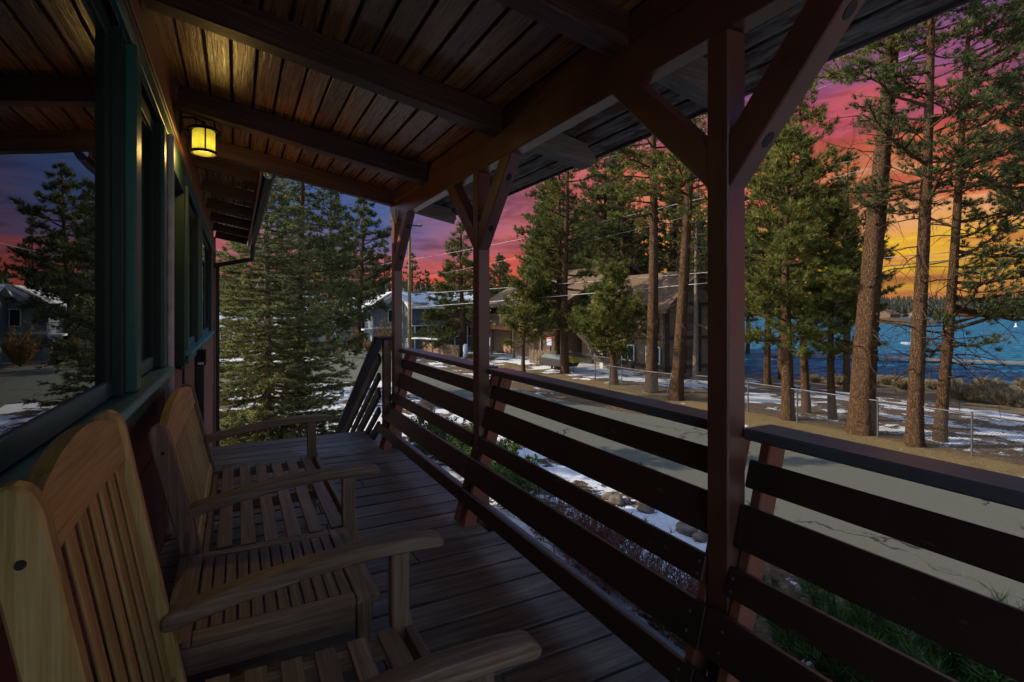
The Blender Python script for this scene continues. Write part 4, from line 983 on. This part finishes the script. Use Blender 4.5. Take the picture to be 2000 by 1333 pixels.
for i, (px, d, s_, lab, nm, dt) in enumerate([(1530, 5.9, .9, 'small dark pine seedling on the shaded snow', 'needle_dk', YS), (1665, 5.2, 1.1, 'grey-green pine sapling bristling under the rails', 'needle_dk', YS), (1770, 4.7, 1.5, 'bright green long-needled young pine at the lower right', 'shrub', YP),
        (1880, 4.3, 1.5, 'green young pine beside the lower right corner', 'shrub', YP), (1600, 4.3, .8, 'dark sapling under the lowest rail', 'needle_dk', YS), (1995, 4.0, 1.5, 'green young pine cut by the right edge', 'shrub', YP)]):
    x, y = at(px, d); shrub('young_pine', lab, x, y, dt, nm, 'young pines below the porch', i*1.9, s_)
def leafy_sprig(x, y, n, seed, lab):
    rng = np.random.default_rng(seed); T = Tubes(); V = []
    t = thing('sprig', lab, 'plant', (x, y, gz(x, y)))
    for s_ in range(3):
        a = rng.uniform(0, 6.28); h = rng.uniform(.9, 1.25); pts = np.array([[0, 0, 0], [.05*math.cos(a), .05*math.sin(a), h*.5], [.12*math.cos(a), .12*math.sin(a), h]]); T.add(pts, [.006, .005, .003], 4)
        for i in range(n):
            tt = .55+.45*i/n; p = np.array([np.interp(tt, [0, .5, 1], pts[:, c]) for c in range(3)]); b = i*2.4; d = np.array([math.cos(b), math.sin(b), .7]); d /= np.linalg.norm(d); sd_ = np.cross(d, [0, 0, 1]); L_ = .07
            V += [p, p+d*L_*.5+sd_*.018, p+d*L_, p, p+d*L_, p+d*L_*.5-sd_*.018]
    m = Matrix.Translation((x, y, gz(x, y))); link('stem', T.mesh('s'), M['greybark'], t, m); link('leaves', needle_mesh('l', np.array(V)), M['shrub'], t, m)
x, y = at(1925, 5.2); leafy_sprig(x, y, 9, 3, 'small upright leafy sprig in front of the road at the far right')
SG = bush_data(86, 1.25, 1.25, 1500, 10, .30, .022, .45, .9, 60)
for i, (px, d, s_, lab) in enumerate([(1893, 31, 1.25, 'roundest pale dry bush on the lake shore'), (1975, 29.5, 1.15, 'yellowish dry bush at the right edge of the shore'), (1935, 35, 1.0, 'dry bush between the two large pale ones'), (1765, 36, 1.0, 'brown shore bush between the big trunks'), (1735, 38, .9, 'shore bush left of the middle trunk'),
        (1700, 37, .9, 'shore bush behind the thickest trunk'), (1820, 36, .8, 'low tan bush between the second and third trunks'), (1640, 38, .9, 'tan brush left of the thickest trunk'), (1590, 39, .8, 'tan brush behind the bushy pine'), (1860, 37, .8, 'tan bush right of the third trunk'), (2010, 36, 1.0, 'reddish dry bush at the water by the right edge')]):
    x, y = at(px, d); shrub('dry_bush', lab, x, y, SG, 'sage', 'dry bushes on the lake shore', i*1.7, s_*(.78 if i < 3 else .66))
AU = bush_data(87, 1.3, 3.6, 1300, 6, .14, .07, .9, .4, 40)
for px, d, s_, lab in [(700, 51.5, .75, 'yellow-brown leafy bush at the corner of the grey house'), (718, 50, .45, 'low green-yellow hedge by the snowy-roofed house'), (757, 49, 1.0, 'thin autumn tree with orange leaves before the gabled house'), (1060, 37.5, .3, 'small yellow weed clump by the driveway')]:
    x, y = at(px, d); shrub('autumn_bush', lab, x, y, AU, 'autumn', None, px, s_)
def bare_tree(px, d, H, seed, lab):
    rng = np.random.default_rng(seed); T = Tubes(); x, y = at(px, d)
    def grow(p, d_, l_, r_, dep):
        n = 4; pts = [p]; 
        for i in range(n): d_ = d_+rng.normal(0, .10, 3)+np.array([0, 0, .05]); d_ /= np.linalg.norm(d_); pts.append(pts[-1]+d_*l_/n)
        T.add(pts, np.linspace(r_, r_*.55, n+1), 4 if dep < 2 else 3)
        if dep < 4:
            for q in range(3 if dep else 5):
                a = rng.normal(0, .45, 3); dd = d_+a; dd /= np.linalg.norm(dd); grow(pts[rng.integers(2, n+1)], dd, l_*.68, r_*.5, dep+1)
    grow(np.zeros(3), np.array([0, 0, 1.]), H*.42, H*.016, 0)
    t = thing('bare_tree', lab, 'tree', (x, y, gz(x, y))); link('branches', T.mesh('b'), M['greybark'], t, Matrix.Translation((x, y, gz(x, y))))
bare_tree(735, 66, 13, 1, 'leafless grey tree behind the gabled house against red sky')
bare_tree(752, 70, 12, 2, 'second leafless tree right behind the far post')
bare_tree(845, 44, 3.5, 4, 'small leafless tree by the wooden fence')

# ------------------------------------------------------------------ rocks beside the road
rkr = random.Random(9)
def rock(x, y, s, lab):
    bm = bmesh.new(); bmesh.ops.create_icosphere(bm, subdivisions=3, radius=1)
    sx, sy, sz = s*rkr.uniform(.8, 1.3), s*rkr.uniform(.7, 1.1), s*rkr.uniform(.55, .8); ph = rkr.uniform(0, 9)
    for v_ in bm.verts:
        n = 1+.16*math.sin(v_.co.x*3.1+ph)*math.cos(v_.co.y*2.7+ph)+.08*math.sin(v_.co.z*6+ph*2)+rkr.uniform(-.02, .02)
        v_.co = Vector((v_.co.x*sx*n, v_.co.y*sy*n, max(-.3, v_.co.z)*sz*n))
    me = bpy.data.meshes.new('rock'); bm.to_mesh(me); bm.free()
    tag(link('rock', me, M['rock'], None, Matrix.Translation((x, y, gz(x, y)+s*.15)), True), lab, 'rock', 'stones along the road edge')
for px, py, s, lab in [(1190, 972, .15, 'dark brown stone at the left end of the row by the road'), (1204, 980, .17, 'tan stone second in the row by the road'), (1223, 981, .11, 'small dark stone in the middle of the row'), (1262, 997, .19, 'largest rounded stone of the roadside row'), (1343, 1038, .20, 'pale angular stone left of the near post'), (1370, 1052, .14, 'stone half hidden by the near post'), (1572, 1156, .13, 'brown stone lying in shaded snow right of the near post')]:
    d = (CAMZ-G0)*F_/(py-CY_); x, y = at(px, d); rock(x, y, s, lab)

# ------------------------------------------------------------------ chain-link fence along the road
FX = 17.62
def chain_fence(x0, y0, x1, y1, h, label, posts, sag=None, sp=.085, cat='fence', bent=0):
    f = thing('chain_link_fence', label, cat, (x0, y0, gz(x0, y0))); ln = math.hypot(x1-x0, y1-y0); ux, uy = (x1-x0)/ln, (y1-y0)/ln
    def W(s, z):      # s metres along, z height; bent sections lean out
        b = bent*math.sin(min(1, max(0, s/ln))*math.pi); hx = h*(1-.35*abs(b)) if bent else h
        zz = z/h*hx; q = b*z
        return np.array([x0+ux*s+uy*q, y0+uy*s-ux*q, gz(x0+ux*s, y0+uy*s)+zz+.03])
    T = Tubes(); n = int(ln/sp)
    for i in range(-int(h/sp), n):
        for dr in (1, -1):
            s0 = i*sp if dr == 1 else (i*sp+h); pts = []
            for t in (0, .25, .5, .75, 1):
                s_ = s0+dr*h*t
                if -.001 <= s_ <= ln: pts.append(W(s_, h*t))
            if len(pts) > 1: T.add(pts, .0036, 3)
    tag(link('wire_mesh', T.mesh('w'), M['galv'], f), kind='stuff')
    T = Tubes(); T.add([W(s_, h) for s_ in np.linspace(0, ln, 24)], .021, 8); link('top_rail', T.mesh('t'), M['galv'], f, smooth=True)
    for s_ in posts:
        T = Tubes(); T.add([W(s_, -.1), W(s_, h*.5), W(s_, h+.06)], .028, 8); link('post', T.mesh('p'), M['galv'], f, smooth=True)
    return f
chain_fence(FX, 2.0, FX, 15.4, 1.12, 'long chain-link fence between dry grass strip and snowy yard', [0, 2.35, 4.70, 7.05, 9.68, 11.7, 13.4])
chain_fence(FX+.02, 15.5, 16.6, 21.2, 1.15, 'bent, sagging chain-link section in front of the thick trunk', [.05, 2.2, 5.6], bent=.35)
chain_fence(FX+.3, 21.6, 19.5, 31, 1.3, 'dark far chain-link fence before the timbered house', [0, 3, 6, 9], sp=.12)
sg = thing('small_sign', 'small white sign hanging on the far chain-link fence', 'sign', (18.05, 23.3, -1.6)); box('plate', (17.92, 23.2, -1.75), (17.94, 23.5, -1.42), simple('sign_offwhite', (.35,.35,.34), .7), sg, .003, 'y')

# ------------------------------------------------------------------ dock, pier, far-shore things
Mdock = wood('grey_dock_planks', (.12, .10, .08), (.22, .18, .14), (.34, .29, .22), .8, vary=.2, knots=False)
dk = thing('dock', 'long low wooden dock crossing the blue water', 'dock', (62, 33, -4))
P0, P1 = Vector((57.8, 38.2, -3.65)), Vector((74, 13.0, -3.65)); nseg = 14
P0 = P0-(P1-P0)*.12
for i in range(nseg):
    a = P0.lerp(P1, i/nseg+.001); b = P0.lerp(P1, (i+1)/nseg-.001); bar('deck_section', a, b, 1.3, .16, Mdock, dk, bev=0)
    bar('pile', b+Vector((0, 0, -1)), b+Vector((0, 0, .28)), .14, .14, M['dark'], dk, up=(0, 1, 0), bev=0)
fp = thing('landing_stage', 'snow-dusted wooden landing stage at the near shore between the trunks', 'pier', (46, 21, -4))
a, b = Vector((45.5, 23.8, -3.72)), Vector((46.2, 18.6, -3.72))
for i in range(10): p, q = a.lerp(b, i/10+.004), a.lerp(b, (i+1)/10-.004); bar('plank', p+Vector((-1.1, 0, 0)), q+Vector((-1.1, 0, 0)), 2.4, .14, Mdock, fp, bev=0)
for t in (.1, .5, .9): p = a.lerp(b, t); bar('pile', p+Vector((-2.2, 0, -.6)), p+Vector((-2.2, 0, .9)), .09, .09, M['dark'], fp, up=(0, 1, 0), bev=0)
for px, d, h, lab in [(1731, 48, 1.6, 'thin dark mooring pole in the water between the big trunks'), (1700, 60, 2.4, 'thin mast pole beyond the dock by the thickest trunk'), (1779, 66, 3.2, 'thin mast beyond the dock left of the middle trunk')]:
    x, y = at(px, d); o = bar('mooring_pole', (x, y, -4.8), (x, y, -4+h), .07, .07, M['steel'], None, up=(0, 1, 0)); tag(o, lab, 'pole')
def hull(px, d, s, lab, mat):
    x, y = at(px, d); bm = bmesh.new(); sec = []
    for t, wv_, zb_ in ((-1, .28, .05), (-.5, .36, -.05), (.2, .34, -.06), (.75, .18, 0), (1.05, .01, .12)):
        sec.append([bm.verts.new((t, -wv_, .22)), bm.verts.new((t, -wv_*.6, zb_)), bm.verts.new((t, wv_*.6, zb_)), bm.verts.new((t, wv_, .22))])
    for a, b in zip(sec[:-1], sec[1:]):
        for i in range(3): bm.faces.new((a[i], b[i], b[i+1], a[i+1]))
        bm.faces.new((a[3], b[3], b[0], a[0]))
    bm.faces.new(sec[0]); bmesh.ops.recalc_face_normals(bm, faces=bm.faces); me = bpy.data.meshes.new('hull'); bm.to_mesh(me); bm.free()
    tag(link('small_boat', me, mat, None, Matrix.Translation((x, y, -4)) @ Matrix.Rotation(R(-60), 4, 'Z') @ Matrix.Scale(s, 4)), lab, 'boat')
hull(1784, 84, 1.6, 'low white boat afloat beyond the dock', M['white'])
by = lathe('buoy', [(.001, 1.2), (.16, 1.15), (.2, .9), (.22, .2), (.5, .1), (.5, -.1), (.001, -.1)], (at(1984, 175)[0], at(1984, 175)[1], -4), M['white'], None); tag(by, 'small white buoy on the open lake at the far right', 'buoy')

# ------------------------------------------------------------------ houses
def siding(name, c, vertical=False, scale=1.0):
    k = MT(name); P = k.pos(); sp = k.n('ShaderNodeSeparateXYZ'); k.l(P, sp.inputs[0])
    co = k.math('ADD', sp.outputs[0], sp.outputs[1]) if vertical else sp.outputs[2]
    fr = k.math('FRACT', k.math('MULTIPLY', co, 5.5*scale)); ln_ = k.math('SUBTRACT', 1.0, k.sm(fr, .0, .16))
    n1 = k.noise(P, 2.5, 6); col = k.ramp(n1, [(.3, tuple(q*.75 for q in c)), (.7, tuple(q*1.2 for q in c))])
    col = k.mix(k.math('MULTIPLY', ln_, .6), col, tuple(q*.35 for q in c)); k.l(col, k.b.inputs['Base Color']); k.b.inputs['Roughness'].default_value = .8
    k.bump(fr, .5, .03); return k.m
Mtan = siding('tan_siding', (.14, .083, .042)); Mtan2 = simple('tan_stucco', (.15, .105, .066), .9, 0, 3, .2); Mblk = simple('dark_timber', (.03, .02, .015), .8)
Mblue = siding('blue_grey_siding', (.20, .235, .27), True); Mslate = siding('dark_slate_siding', (.09, .11, .135)); Mwht = simple('trim_white', (.60, .62, .65), .7)
Mbrn = siding('brown_siding', (.12, .065, .035), True); Mbrick = siding('pinkish_brick', (.34, .20, .13), False, .8)
k = MT('brown_shingles'); P = k.pos(); sp = k.n('ShaderNodeSeparateXYZ'); k.l(P, sp.inputs[0])
br = k.n('ShaderNodeTexBrick'); k.l(k.map(P, (1, 1, 1)), br.inputs[0]); br.inputs['Scale'].default_value = 2.2
fr = k.math('FRACT', k.math('MULTIPLY', sp.outputs[2], 9.0)); n1 = k.noise(P, 6, 6, .7)
col = k.ramp(n1, [(.3, (.05, .028, .016)), (.55, (.12, .072, .038)), (.75, (.19, .12, .07))]); col = k.mix(k.math('MULTIPLY', k.sm(fr, .75, .95), .6), col, (.05, .03, .02))
k.l(col, k.b.inputs['Base Color']); k.b.inputs['Roughness'].default_value = .9; k.bump(k.math('ADD', fr, n1), .6, .04); M['shingle'] = k.m
k = MT('snowy_roof'); P = k.pos(); n1 = k.noise(P, .6, 7, .65)
col = k.mix(k.sm(n1, .44, .50), (.10, .085, .085), (.55, .58, .62)); k.l(col, k.b.inputs['Base Color']); k.b.inputs['Roughness'].default_value = .9; k.bump(k.sm(n1, .44, .5), .8, .06); M['snowroof'] = k.m
Msnow = simple('snow_cover', (.80, .82, .86), .9, 0, 3, .06, .3)
def gable(parent, x0, x1, y0, y1, ze, zr, axis, wall, roof, ov=.5, th=.14, fascia=None, zb=G0-.4):
    """body with gabled roof; axis = ridge direction"""
    if axis == 'y':
        xm = (x0+x1)/2; pts = [(x0, zb), (x1, zb), (x1, ze), (xm, zr), (x0, ze)]; prism('wall', pts, y0, y1, wall, parent, 'xz', 0)
        sl_ = (zr-ze)/(xm-x0)
        for sgn in (-1, 1):
            a = (xm, zr+.02); b = (xm+sgn*(xm-x0+ov), ze-sl_*ov+.02); pts = [a, b, (b[0], b[1]+th), (a[0], a[1]+th)]
            prism('roof', pts, y0-ov, y1+ov, roof, parent, 'xz', 0)
            if fascia: prism('fascia', [(a[0], a[1]-.10), (b[0], b[1]-.10), (b[0], b[1]+th+.02), (a[0], a[1]+th+.02)], y0-ov-.06, y0-ov-.003, fascia, parent, 'xz', 0); 
            if fascia: box('eave_board', (min(b[0], b[0]+sgn*.05), y0-ov, b[1]-.12), (max(b[0], b[0]+sgn*.05), y1+ov, b[1]+th), fascia, parent, 0, 'y')
    else:
        ym = (y0+y1)/2; pts = [(y0, zb), (y1, zb), (y1, ze), (ym, zr), (y0, ze)]; prism('wall', pts, x0, x1, wall, parent, 'yz', 0)
        sl_ = (zr-ze)/(ym-y0)
        for sgn in (-1, 1):
            a = (ym, zr+.02); b = (ym+sgn*(ym-y0+ov), ze-sl_*ov+.02); pts = [a, b, (b[0], b[1]+th), (a[0], a[1]+th)]
            prism('roof', pts, x0-ov, x1+ov, roof, parent, 'yz', 0)
            if fascia: box('eave_board', (x0-ov, min(b[0], b[0]+sgn*.05), b[1]-.12), (x1+ov, max(b[0], b[0]+sgn*.05), b[1]+th), fascia, parent, 0)
def win(parent, face, c, a0, a1, z0, z1, frame, nm='window', glass=None):
    """window on a wall: face 'x-' (wall at X=c facing -X) or 'y-'"""
    o = thing(nm, None, None, (c, a0, z0) if face == 'x-' else (a0, c, z0), parent=parent); g = glass or M['farglass']; t = .07
    def B(n_, u0, u1, w0, w1, d0, d1, m_):
        if face == 'x-': box(n_, (c-d1, u0, w0), (c-d0, u1, w1), m_, o, 0, 'y')
        else: box(n_, (u0, c-d1, w0), (u1, c-d0, w1), m_, o, 0)
    B('pane', a0+t, a1-t, z0+t, z1-t, .0, .02, g)
    B('frame', a0, a0+t, z0, z1, .0, .06, frame); B('frame', a1-t, a1, z0, z1, .0, .06, frame); B('frame', a0+t, a1-t, z0, z0+t, .0, .06, frame); B('frame', a0+t, a1-t, z1-t, z1, .0, .06, frame)
    if a1-a0 > 1: B('mullion', (a0+a1)/2-.03, (a0+a1)/2+.03, z0+t, z1-t, .021, .05, frame)
    return o

# tan house with balcony and half-timbered wing
H1 = thing('house', 'tan two-storey house with brown shingle roof, balcony and garages', 'house', (27, 38, G0))
gable(H1, 22.4, 33, 33.5, 47, 2.35, 5.2, 'y', Mtan, M['shingle'], .9, .16, M['rafter'])
prism('roof', [(19.6, 1.75), (22.6, 2.42), (22.6, 2.56), (19.6, 1.89)], 33, 47.4, M['shingle'], H1, 'xz', 0)
box('balcony_floor', (20.2, 33.6, -.02), (22.38, 47, .14), Mtan2, H1, 0, 'y'); box('fascia', (20.12, 33.5, -.16), (20.19, 47.1, .15), M['trimbrown'], H1, 0, 'y')
bal = thing('balcony_railing', None, None, (20.2, 40, .14), parent=H1)
box('top_rail', (20.2, 33.6, 1.10), (20.32, 47, 1.18), M['rafter'] if 0 else Mtan2, bal, 0, 'y'); box('bottom_rail', (20.22, 33.6, .2), (20.28, 47, .27), Mtan2, bal, 0, 'y')
for i in range(64): yy = 33.65+i*.21; box('baluster', (20.22, yy, .275), (20.27, yy+.09, 1.095), Mtan2, bal, 0, 'z')
for yy in (33.7, 38.1, 42.4, 46.8): box('balcony_post', (20.22, yy, G0-.1), (20.40, yy+.18, -.17), Mtan2, H1, 0, 'z')
for yy in (33.7, 40.2, 46.8): box('roof_post', (20.33, yy, .145), (20.45, yy+.12, 1.85), Mtan2, H1, 0, 'z')
for y0_, y1_ in ((34.2, 37.6), (38.3, 41.7), (42.6, 46.2)):
    gd = thing('garage_door', None, None, (22.4, y0_, G0), parent=H1)
    for i in range(4): box('door_panel', (22.33, y0_, G0+.05+i*.55), (22.395, y1_, G0+.58+i*.55), Mbrick, gd, 0, 'y')
for y0_ in (34.6, 38.4, 41.6, 44.4): win(H1, 'x-', 22.395, y0_, y0_+1.5, .6, 1.8, Mtan2)
box('chimney', (23.6, 36.2, 2.6), (24.1, 36.8, 4.6), M['dark'], H1, 0, 'z')
H1b = thing('house', 'half-timbered dark brown wing with outside stairs, right of the tan house', 'house', (27, 26, G0))
gable(H1b, 23.6, 28.0, 24.2, 33.2, 2.0, 3.9, 'y', Mtan2, M['shingle'], .7, .16, M['rafter'])
for yy in np.arange(24.2, 33.2, 1.5): box('timber', (23.50, yy, G0), (23.595, yy+.18, 2.0), Mblk, H1b, 0, 'z')
for zz in (-2.2, -.35, 1.75): box('timber', (23.47, 24.2, zz), (23.497, 33.2, zz+.22), Mblk, H1b, 0, 'y')
for y0_, z0_ in ((24.6, -1.9), (24.8, -.0), (27.2, -.0), (27.0, -1.9)) : win(H1b, 'x-', 23.49, y0_, y0_+1.3, z0_, z0_+1.1, Mwht if z0_ < -1 else M['rafter'])
for xx in (23.62, 25.0, 26.4, 27.8): box('timber', (xx, 24.12, G0), (xx+.18, 24.197, 2.0), Mblk, H1b, 0, 'z')
for zz in (-2.2, -.35, 1.78): box('timber', (23.6, 24.08, zz), (28.0, 24.117, zz+.22), Mblk, H1b, 0)
win(H1b, 'y-', 24.197, 25.3, 26.2, .2, 1.3, M['rafter']); win(H1b, 'y-', 24.197, 25.3, 26.2, -1.7, -.7, M['rafter'])
st = thing('outside_stairs', None, None, (22.4, 30, G0), parent=H1b)
for i in range(12): box('step', (22.4, 28.2+i*.32, G0+.19*i), (23.4, 28.5+i*.32, G0+.19*i+.05), Mblk, st, 0)
bar('stair_rail', (22.38, 28.2, G0+.95), (22.38, 32.1, G0+.95+2.25), .05, .09, Mblk, st); bar('stringer', (22.36, 28.2, G0+.1), (22.36, 32.1, G0+2.35), .05, .28, Mblk, st)
for i in range(12): box('stair_baluster', (22.36, 28.3+i*.32, G0+.2+.19*i), (22.4, 28.34+i*.32, G0+.98+.19*i), Mblk, st, 0, 'z')
if 0: sn = thing('shed', 'low shed with snowy blue-white roof just left of the near post', 'shed', (22, 19.6, G0)); gable(sn, 21.2, 23.2, 18.4, 20.8, -.05, .55, 'y', Mtan2, M['snowroof'], .3, .1)
# picket fence by the driveway
pf = thing('picket_fence', 'short pale picket fence at the driveway of the tan house', 'fence', (19.6, 33, G0))
for i in range(22):
    yy = 29.8+i*.21; box('picket', (19.6, yy, G0), (19.64, yy+.13, G0+1.0+(.08 if i % 2 else 0)), Mtan2, pf, 0, 'z')
for zz in (.3, .8): box('rail', (19.65, 29.8, G0+zz), (19.70, 34.4, G0+zz+.07), Mtan2, pf, 0, 'y')
sb = thing('notice_board', 'red and blue notice board before the garages of the tan house', 'sign', (20.0, 31.6, G0)); 
bar('post', (19.9, 31.8, G0), (19.9, 31.8, -.3), .08, .08, M['dark'], sb, up=(0, 1, 0)); box('panel', (19.82, 31.55, -1.02), (19.85, 32.2, -.55), simple('sign_blue_white', (.35, .38, .48), .6), sb, 0, 'y'); box('header', (19.80, 31.55, -.545), (19.83, 32.2, -.30), simple('sign_red', (.42, .06, .05), .6), sb, 0, 'y')
bt = thing('covered_boat', 'small dark covered boat with yellow stern parked behind the fence', 'boat', (18.9, 29.6, G0))
prism('hull', [(27.6, -1.75), (28.0, -2.15), (30.6, -2.2), (31.1, -1.75)], 18.4, 19.6, M['dark'], bt, 'yz', .05); prism('cover', [(27.7, -1.745), (31.0, -1.745), (30.2, -1.42), (28.4, -1.5)], 18.45, 19.55, simple('tarp_grey', (.12, .14, .16), .6), bt, 'yz', .05)
prism('stern_cover', [(27.0, -1.8), (27.6, -1.75), (27.9, -1.5), (27.2, -1.55)], 18.5, 19.5, simple('yellow_cover', (.38, .25, .015), .5), bt, 'yz', .05)
for yy in (28.3, 30.2): bar('trailer_leg', (19, yy, G0), (19, yy, -2.2), .1, .1, M['dark'], bt, up=(0, 1, 0))

# blue-grey gabled house, low snowy-roofed house, dark house with white eave
H2 = thing('house', 'blue-grey house with white-trimmed gable, mirrored in the cabin window', 'house', (14.7, 56, G0))
gable(H2, 12.3, 17.2, 54.0, 62, 1.75, 3.35, 'y', Mblue, M['snowroof'], .55, .16, Mwht)
prism('gable_panel', [(13.35, 2.25), (16.15, 2.25), (14.75, 3.15)], 53.90, 53.985, Mwht, H2, 'xz', 0)
win(H2, 'y-', 53.985, 13.9, 15.3, .2, 1.6, Mwht); win(H2, 'y-', 53.985, 15.9, 16.8, .3, 1.5, Mwht)
box('band', (12.3, 53.93, -.42), (17.2, 53.985, -.2), Mwht, H2, 0)
gd = thing('garage_door', None, None, (14.5, 53.9, G0), parent=H2)
for i in range(4): box('door_panel', (13.6, 53.93, G0+.02+i*.46), (16.4, 53.985, G0+.46+i*.46), Mwht, gd, 0)
box('porch_box', (11.4, 53.4, -.55), (12.28, 55.4, -.40), Mwht, H2, 0)
for i in range(9): box('balcony_baluster', (11.42+i*.10, 53.42, -.395), (11.45+i*.10, 53.46, .48), Mwht, H2, 0, 'z')
box('balcony_rail', (11.4, 53.40, .485), (12.28, 53.48, .56), Mwht, H2, 0)
for xx in (11.45, 12.1): box('porch_column', (xx, 53.42, G0), (xx+.14, 53.56, -.56), Mwht, H2, 0, 'z')
H3 = thing('house', 'low grey house with broad snow-covered roof left of the far post', 'house', (10, 60, G0))
gable(H3, 6.5, 12.0, 57.5, 65, 1.1, 2.9, 'x', Mblue, M['snowroof'], .6, .18, Mwht)
box('band', (6.5, 57.43, -.9), (12.0, 57.495, -.75), Mblk, H3, 0); win(H3, 'y-', 57.495, 8.2, 9.4, -.6, .5, Mwht)
bar('leaning_board', (9.6, 57.2, G0), (8.6, 57.2, 1.0), .1, .3, Mwht, H3, up=(0, 1, 0))
H4 = thing('house', 'dark slate house with white window bands behind the layered pine', 'house', (17.5, 50, G0))
gable(H4, 14.7, 22.5, 48.2, 54, 2.0, 3.2, 'x', Mslate, M['snowroof'], .6, .2, Mwht)
for zz in (.0, -1.1, -2.3): box('white_band', (14.7, 48.12, zz), (22.5, 48.195, zz+.09), Mwht, H4, 0)
for xx in np.arange(14.9, 22, 1.35): box('white_post', (xx, 48.06, -2.3), (xx+.10, 48.118, .1), Mwht, H4, 0, 'z')
for xx in np.arange(15.0, 21.5, 1.35): box('dark_pane', (xx+.14, 48.14, -1.0), (xx+1.2, 48.19, -.02), M['farglass'], H4, 0)
H5 = thing('lodge', 'brown low lodge with pale door frames behind the spruce', 'house', (3, 64, G0))
gable(H5, -3, 6.0, 61, 67, -.2, 1.2, 'x', Mbrn, M['snowroof'], .6, .2, M['rafter'])
for xx in (-2, -.4, 1.5, 2.6, 4.3, 5.4): box('white_column', (xx, 60.85, G0), (xx+.22, 60.99, -.25), Mwht, H5, 0, 'z')
for xx in (-1.5, 1.9, 3.3): win(H5, 'y-', 60.99, xx, xx+.9, -1.7, -.6, Mwht)
# house seen far across the lake spit
for px, d, s_, lab in [(1733, 300, 1.0, 'small red-brown house on the far spit of land'), (1795, 430, 1.2, 'tiny pale house on the far shore between the trunks'), (1825, 440, 1.0, 'tiny tan house on the far shore by the middle trunk')]:
    x, y = at(px, d); z = max(gz(x, y), -3.6); h = thing('far_house', lab, 'house', (x, y, z))
    gable(h, x-5*s_, x+5*s_, y-4*s_, y+4*s_, z+3, z+5.5, 'x', Mbrn if px == 1733 else Mtan2, M['shingle'], .6, .3, None, z-1)

# board fence, white pipe rail and white tank by the road
Mfence = wood('brown_fence_boards', (.10, .055, .03), (.19, .11, .055), (.27, .17, .09), .8, knots=False)
bf = thing('board_fence', 'brown horizontal-board fence beyond the road', 'fence', (15.6, 43, G0))
for i in range(3): bar('fence_board', (15.25, 46.6, G0+.2+i*.34), (16.35, 40.6, G0+.2+i*.34), .04, .32, Mfence, bf)
for t in (0, .33, .66, 1): x = 15.25+1.1*t+.05; y = 46.6-6*t; bar('fence_post', (x, y, G0), (x, y, G0+1.1), .1, .1, Mfence, bf, up=(0, 1, 0))
wr = thing('pipe_rail', 'white pipe rail above the brown board fence', 'rail', (14.6, 47, G0))
T = Tubes(); T.add([(14.1, 47.2, G0+.2), (14.0, 47.3, -1.15), (14.6, 46.4, -1.05), (16.2, 44.4, -1.12), (16.5, 43.8, -1.5)], .09, 8); link('pipe', T.mesh('p'), M['white'], wr, smooth=True)
tk = lathe('storage_tank', [(.001, 1.2), (.12, 1.17), (.19, 1.08), (.2, .9), (.2, .05), (.001, .05)], (16.75, 40.0, G0), simple('tank_blue_white', (.50, .56, .66), .4), None); tag(tk, 'upright bluish-white tank at the right end of the brown board fence', 'tank')

# ------------------------------------------------------------------ utility poles and wires
Mpole = wood('creosote_pole', (.12, .065, .02), (.26, .15, .045), (.36, .24, .09), .8, knots=False)
def pole(px, d, h, lab, arm):
    x, y = at(px, d); p = thing('utility_pole', lab, 'utility pole', (x, y, gz(x, y))); T = Tubes(); T.add([(0, 0, -.3), (0, 0, h*.5), (0, 0, h)], [.17, .15, .11], 12)
    link('pole', T.mesh('pole'), Mpole, p, Matrix.Translation((x, y, gz(x, y))), True)
    if arm: bar('crossarm', (x-.9, y+.2, gz(x, y)+h-.35), (x+1.1, y-.25, gz(x, y)+h-.35), .1, .12, M['dark'], p)
    for i in (-1, 1): bar('insulator', (x+i*.8, y-i*.18, gz(x, y)+h-.29), (x+i*.8, y-i*.18, gz(x, y)+h-.1), .07, .07, M['steel'], p, up=(0, 1, 0))
    return x, y, gz(x, y)+h
p1 = pole(672, 56, 12.0, 'wooden utility pole by the side street, lit along its left edge', False)
p2 = pole(800, 46, 11.8, 'wooden utility pole beside the far porch post', True)
Mmark = simple('marker_brown', (.10, .06, .03), .7); x, y = at(632, 40); o = bar('marker_post', (x, y, gz(x, y)), (x, y, gz(x, y)+1.4), .08, .08, Mmark, None, up=(0, 1, 0)); tag(o, 'thin brown marker post at the edge of the side street', 'post')
def wire(pts, r_, lab, sagn=.6):
    a, b = Vector(pts[0]), Vector(pts[-1]); P_ = [tuple(a.lerp(b, t)-Vector((0, 0, sagn*4*t*(1-t)))) for t in np.linspace(0, 1, 40)]
    T = Tubes(); T.add(P_, r_*1.15, 5); tag(link('power_line', T.mesh('w'), M['steelwire'], smooth=True), lab, 'power line')
def wpt(px, py, d): x, y = at(px, d); return (x, y, CAMZ-(py-CY_)*d/F_)
wire([wpt(2150, 480, 16), wpt(800, 601, 44)], .016, 'lower thick power line sagging across the tree trunks', .12)
wire([wpt(2150, 468, 17), wpt(800, 575, 44)], .012, 'upper thin power line running just above the thick one', .10)
wire([wpt(2150, 185, 20), wpt(800, 508, 46)], .013, 'high power line rising to the upper right', .5)
wire([wpt(2150, 200, 21), wpt(808, 545, 46)], .009, 'thin second strand hanging close under the high line', .5)
wire([wpt(2000, 20, 18), wpt(1180, 310, 34)], .008, 'faint topmost wire through the tree crowns', .3)
wire([wpt(808, 500, 46), wpt(672, 520, 56)], .012, 'wire joining the two utility poles', .4)
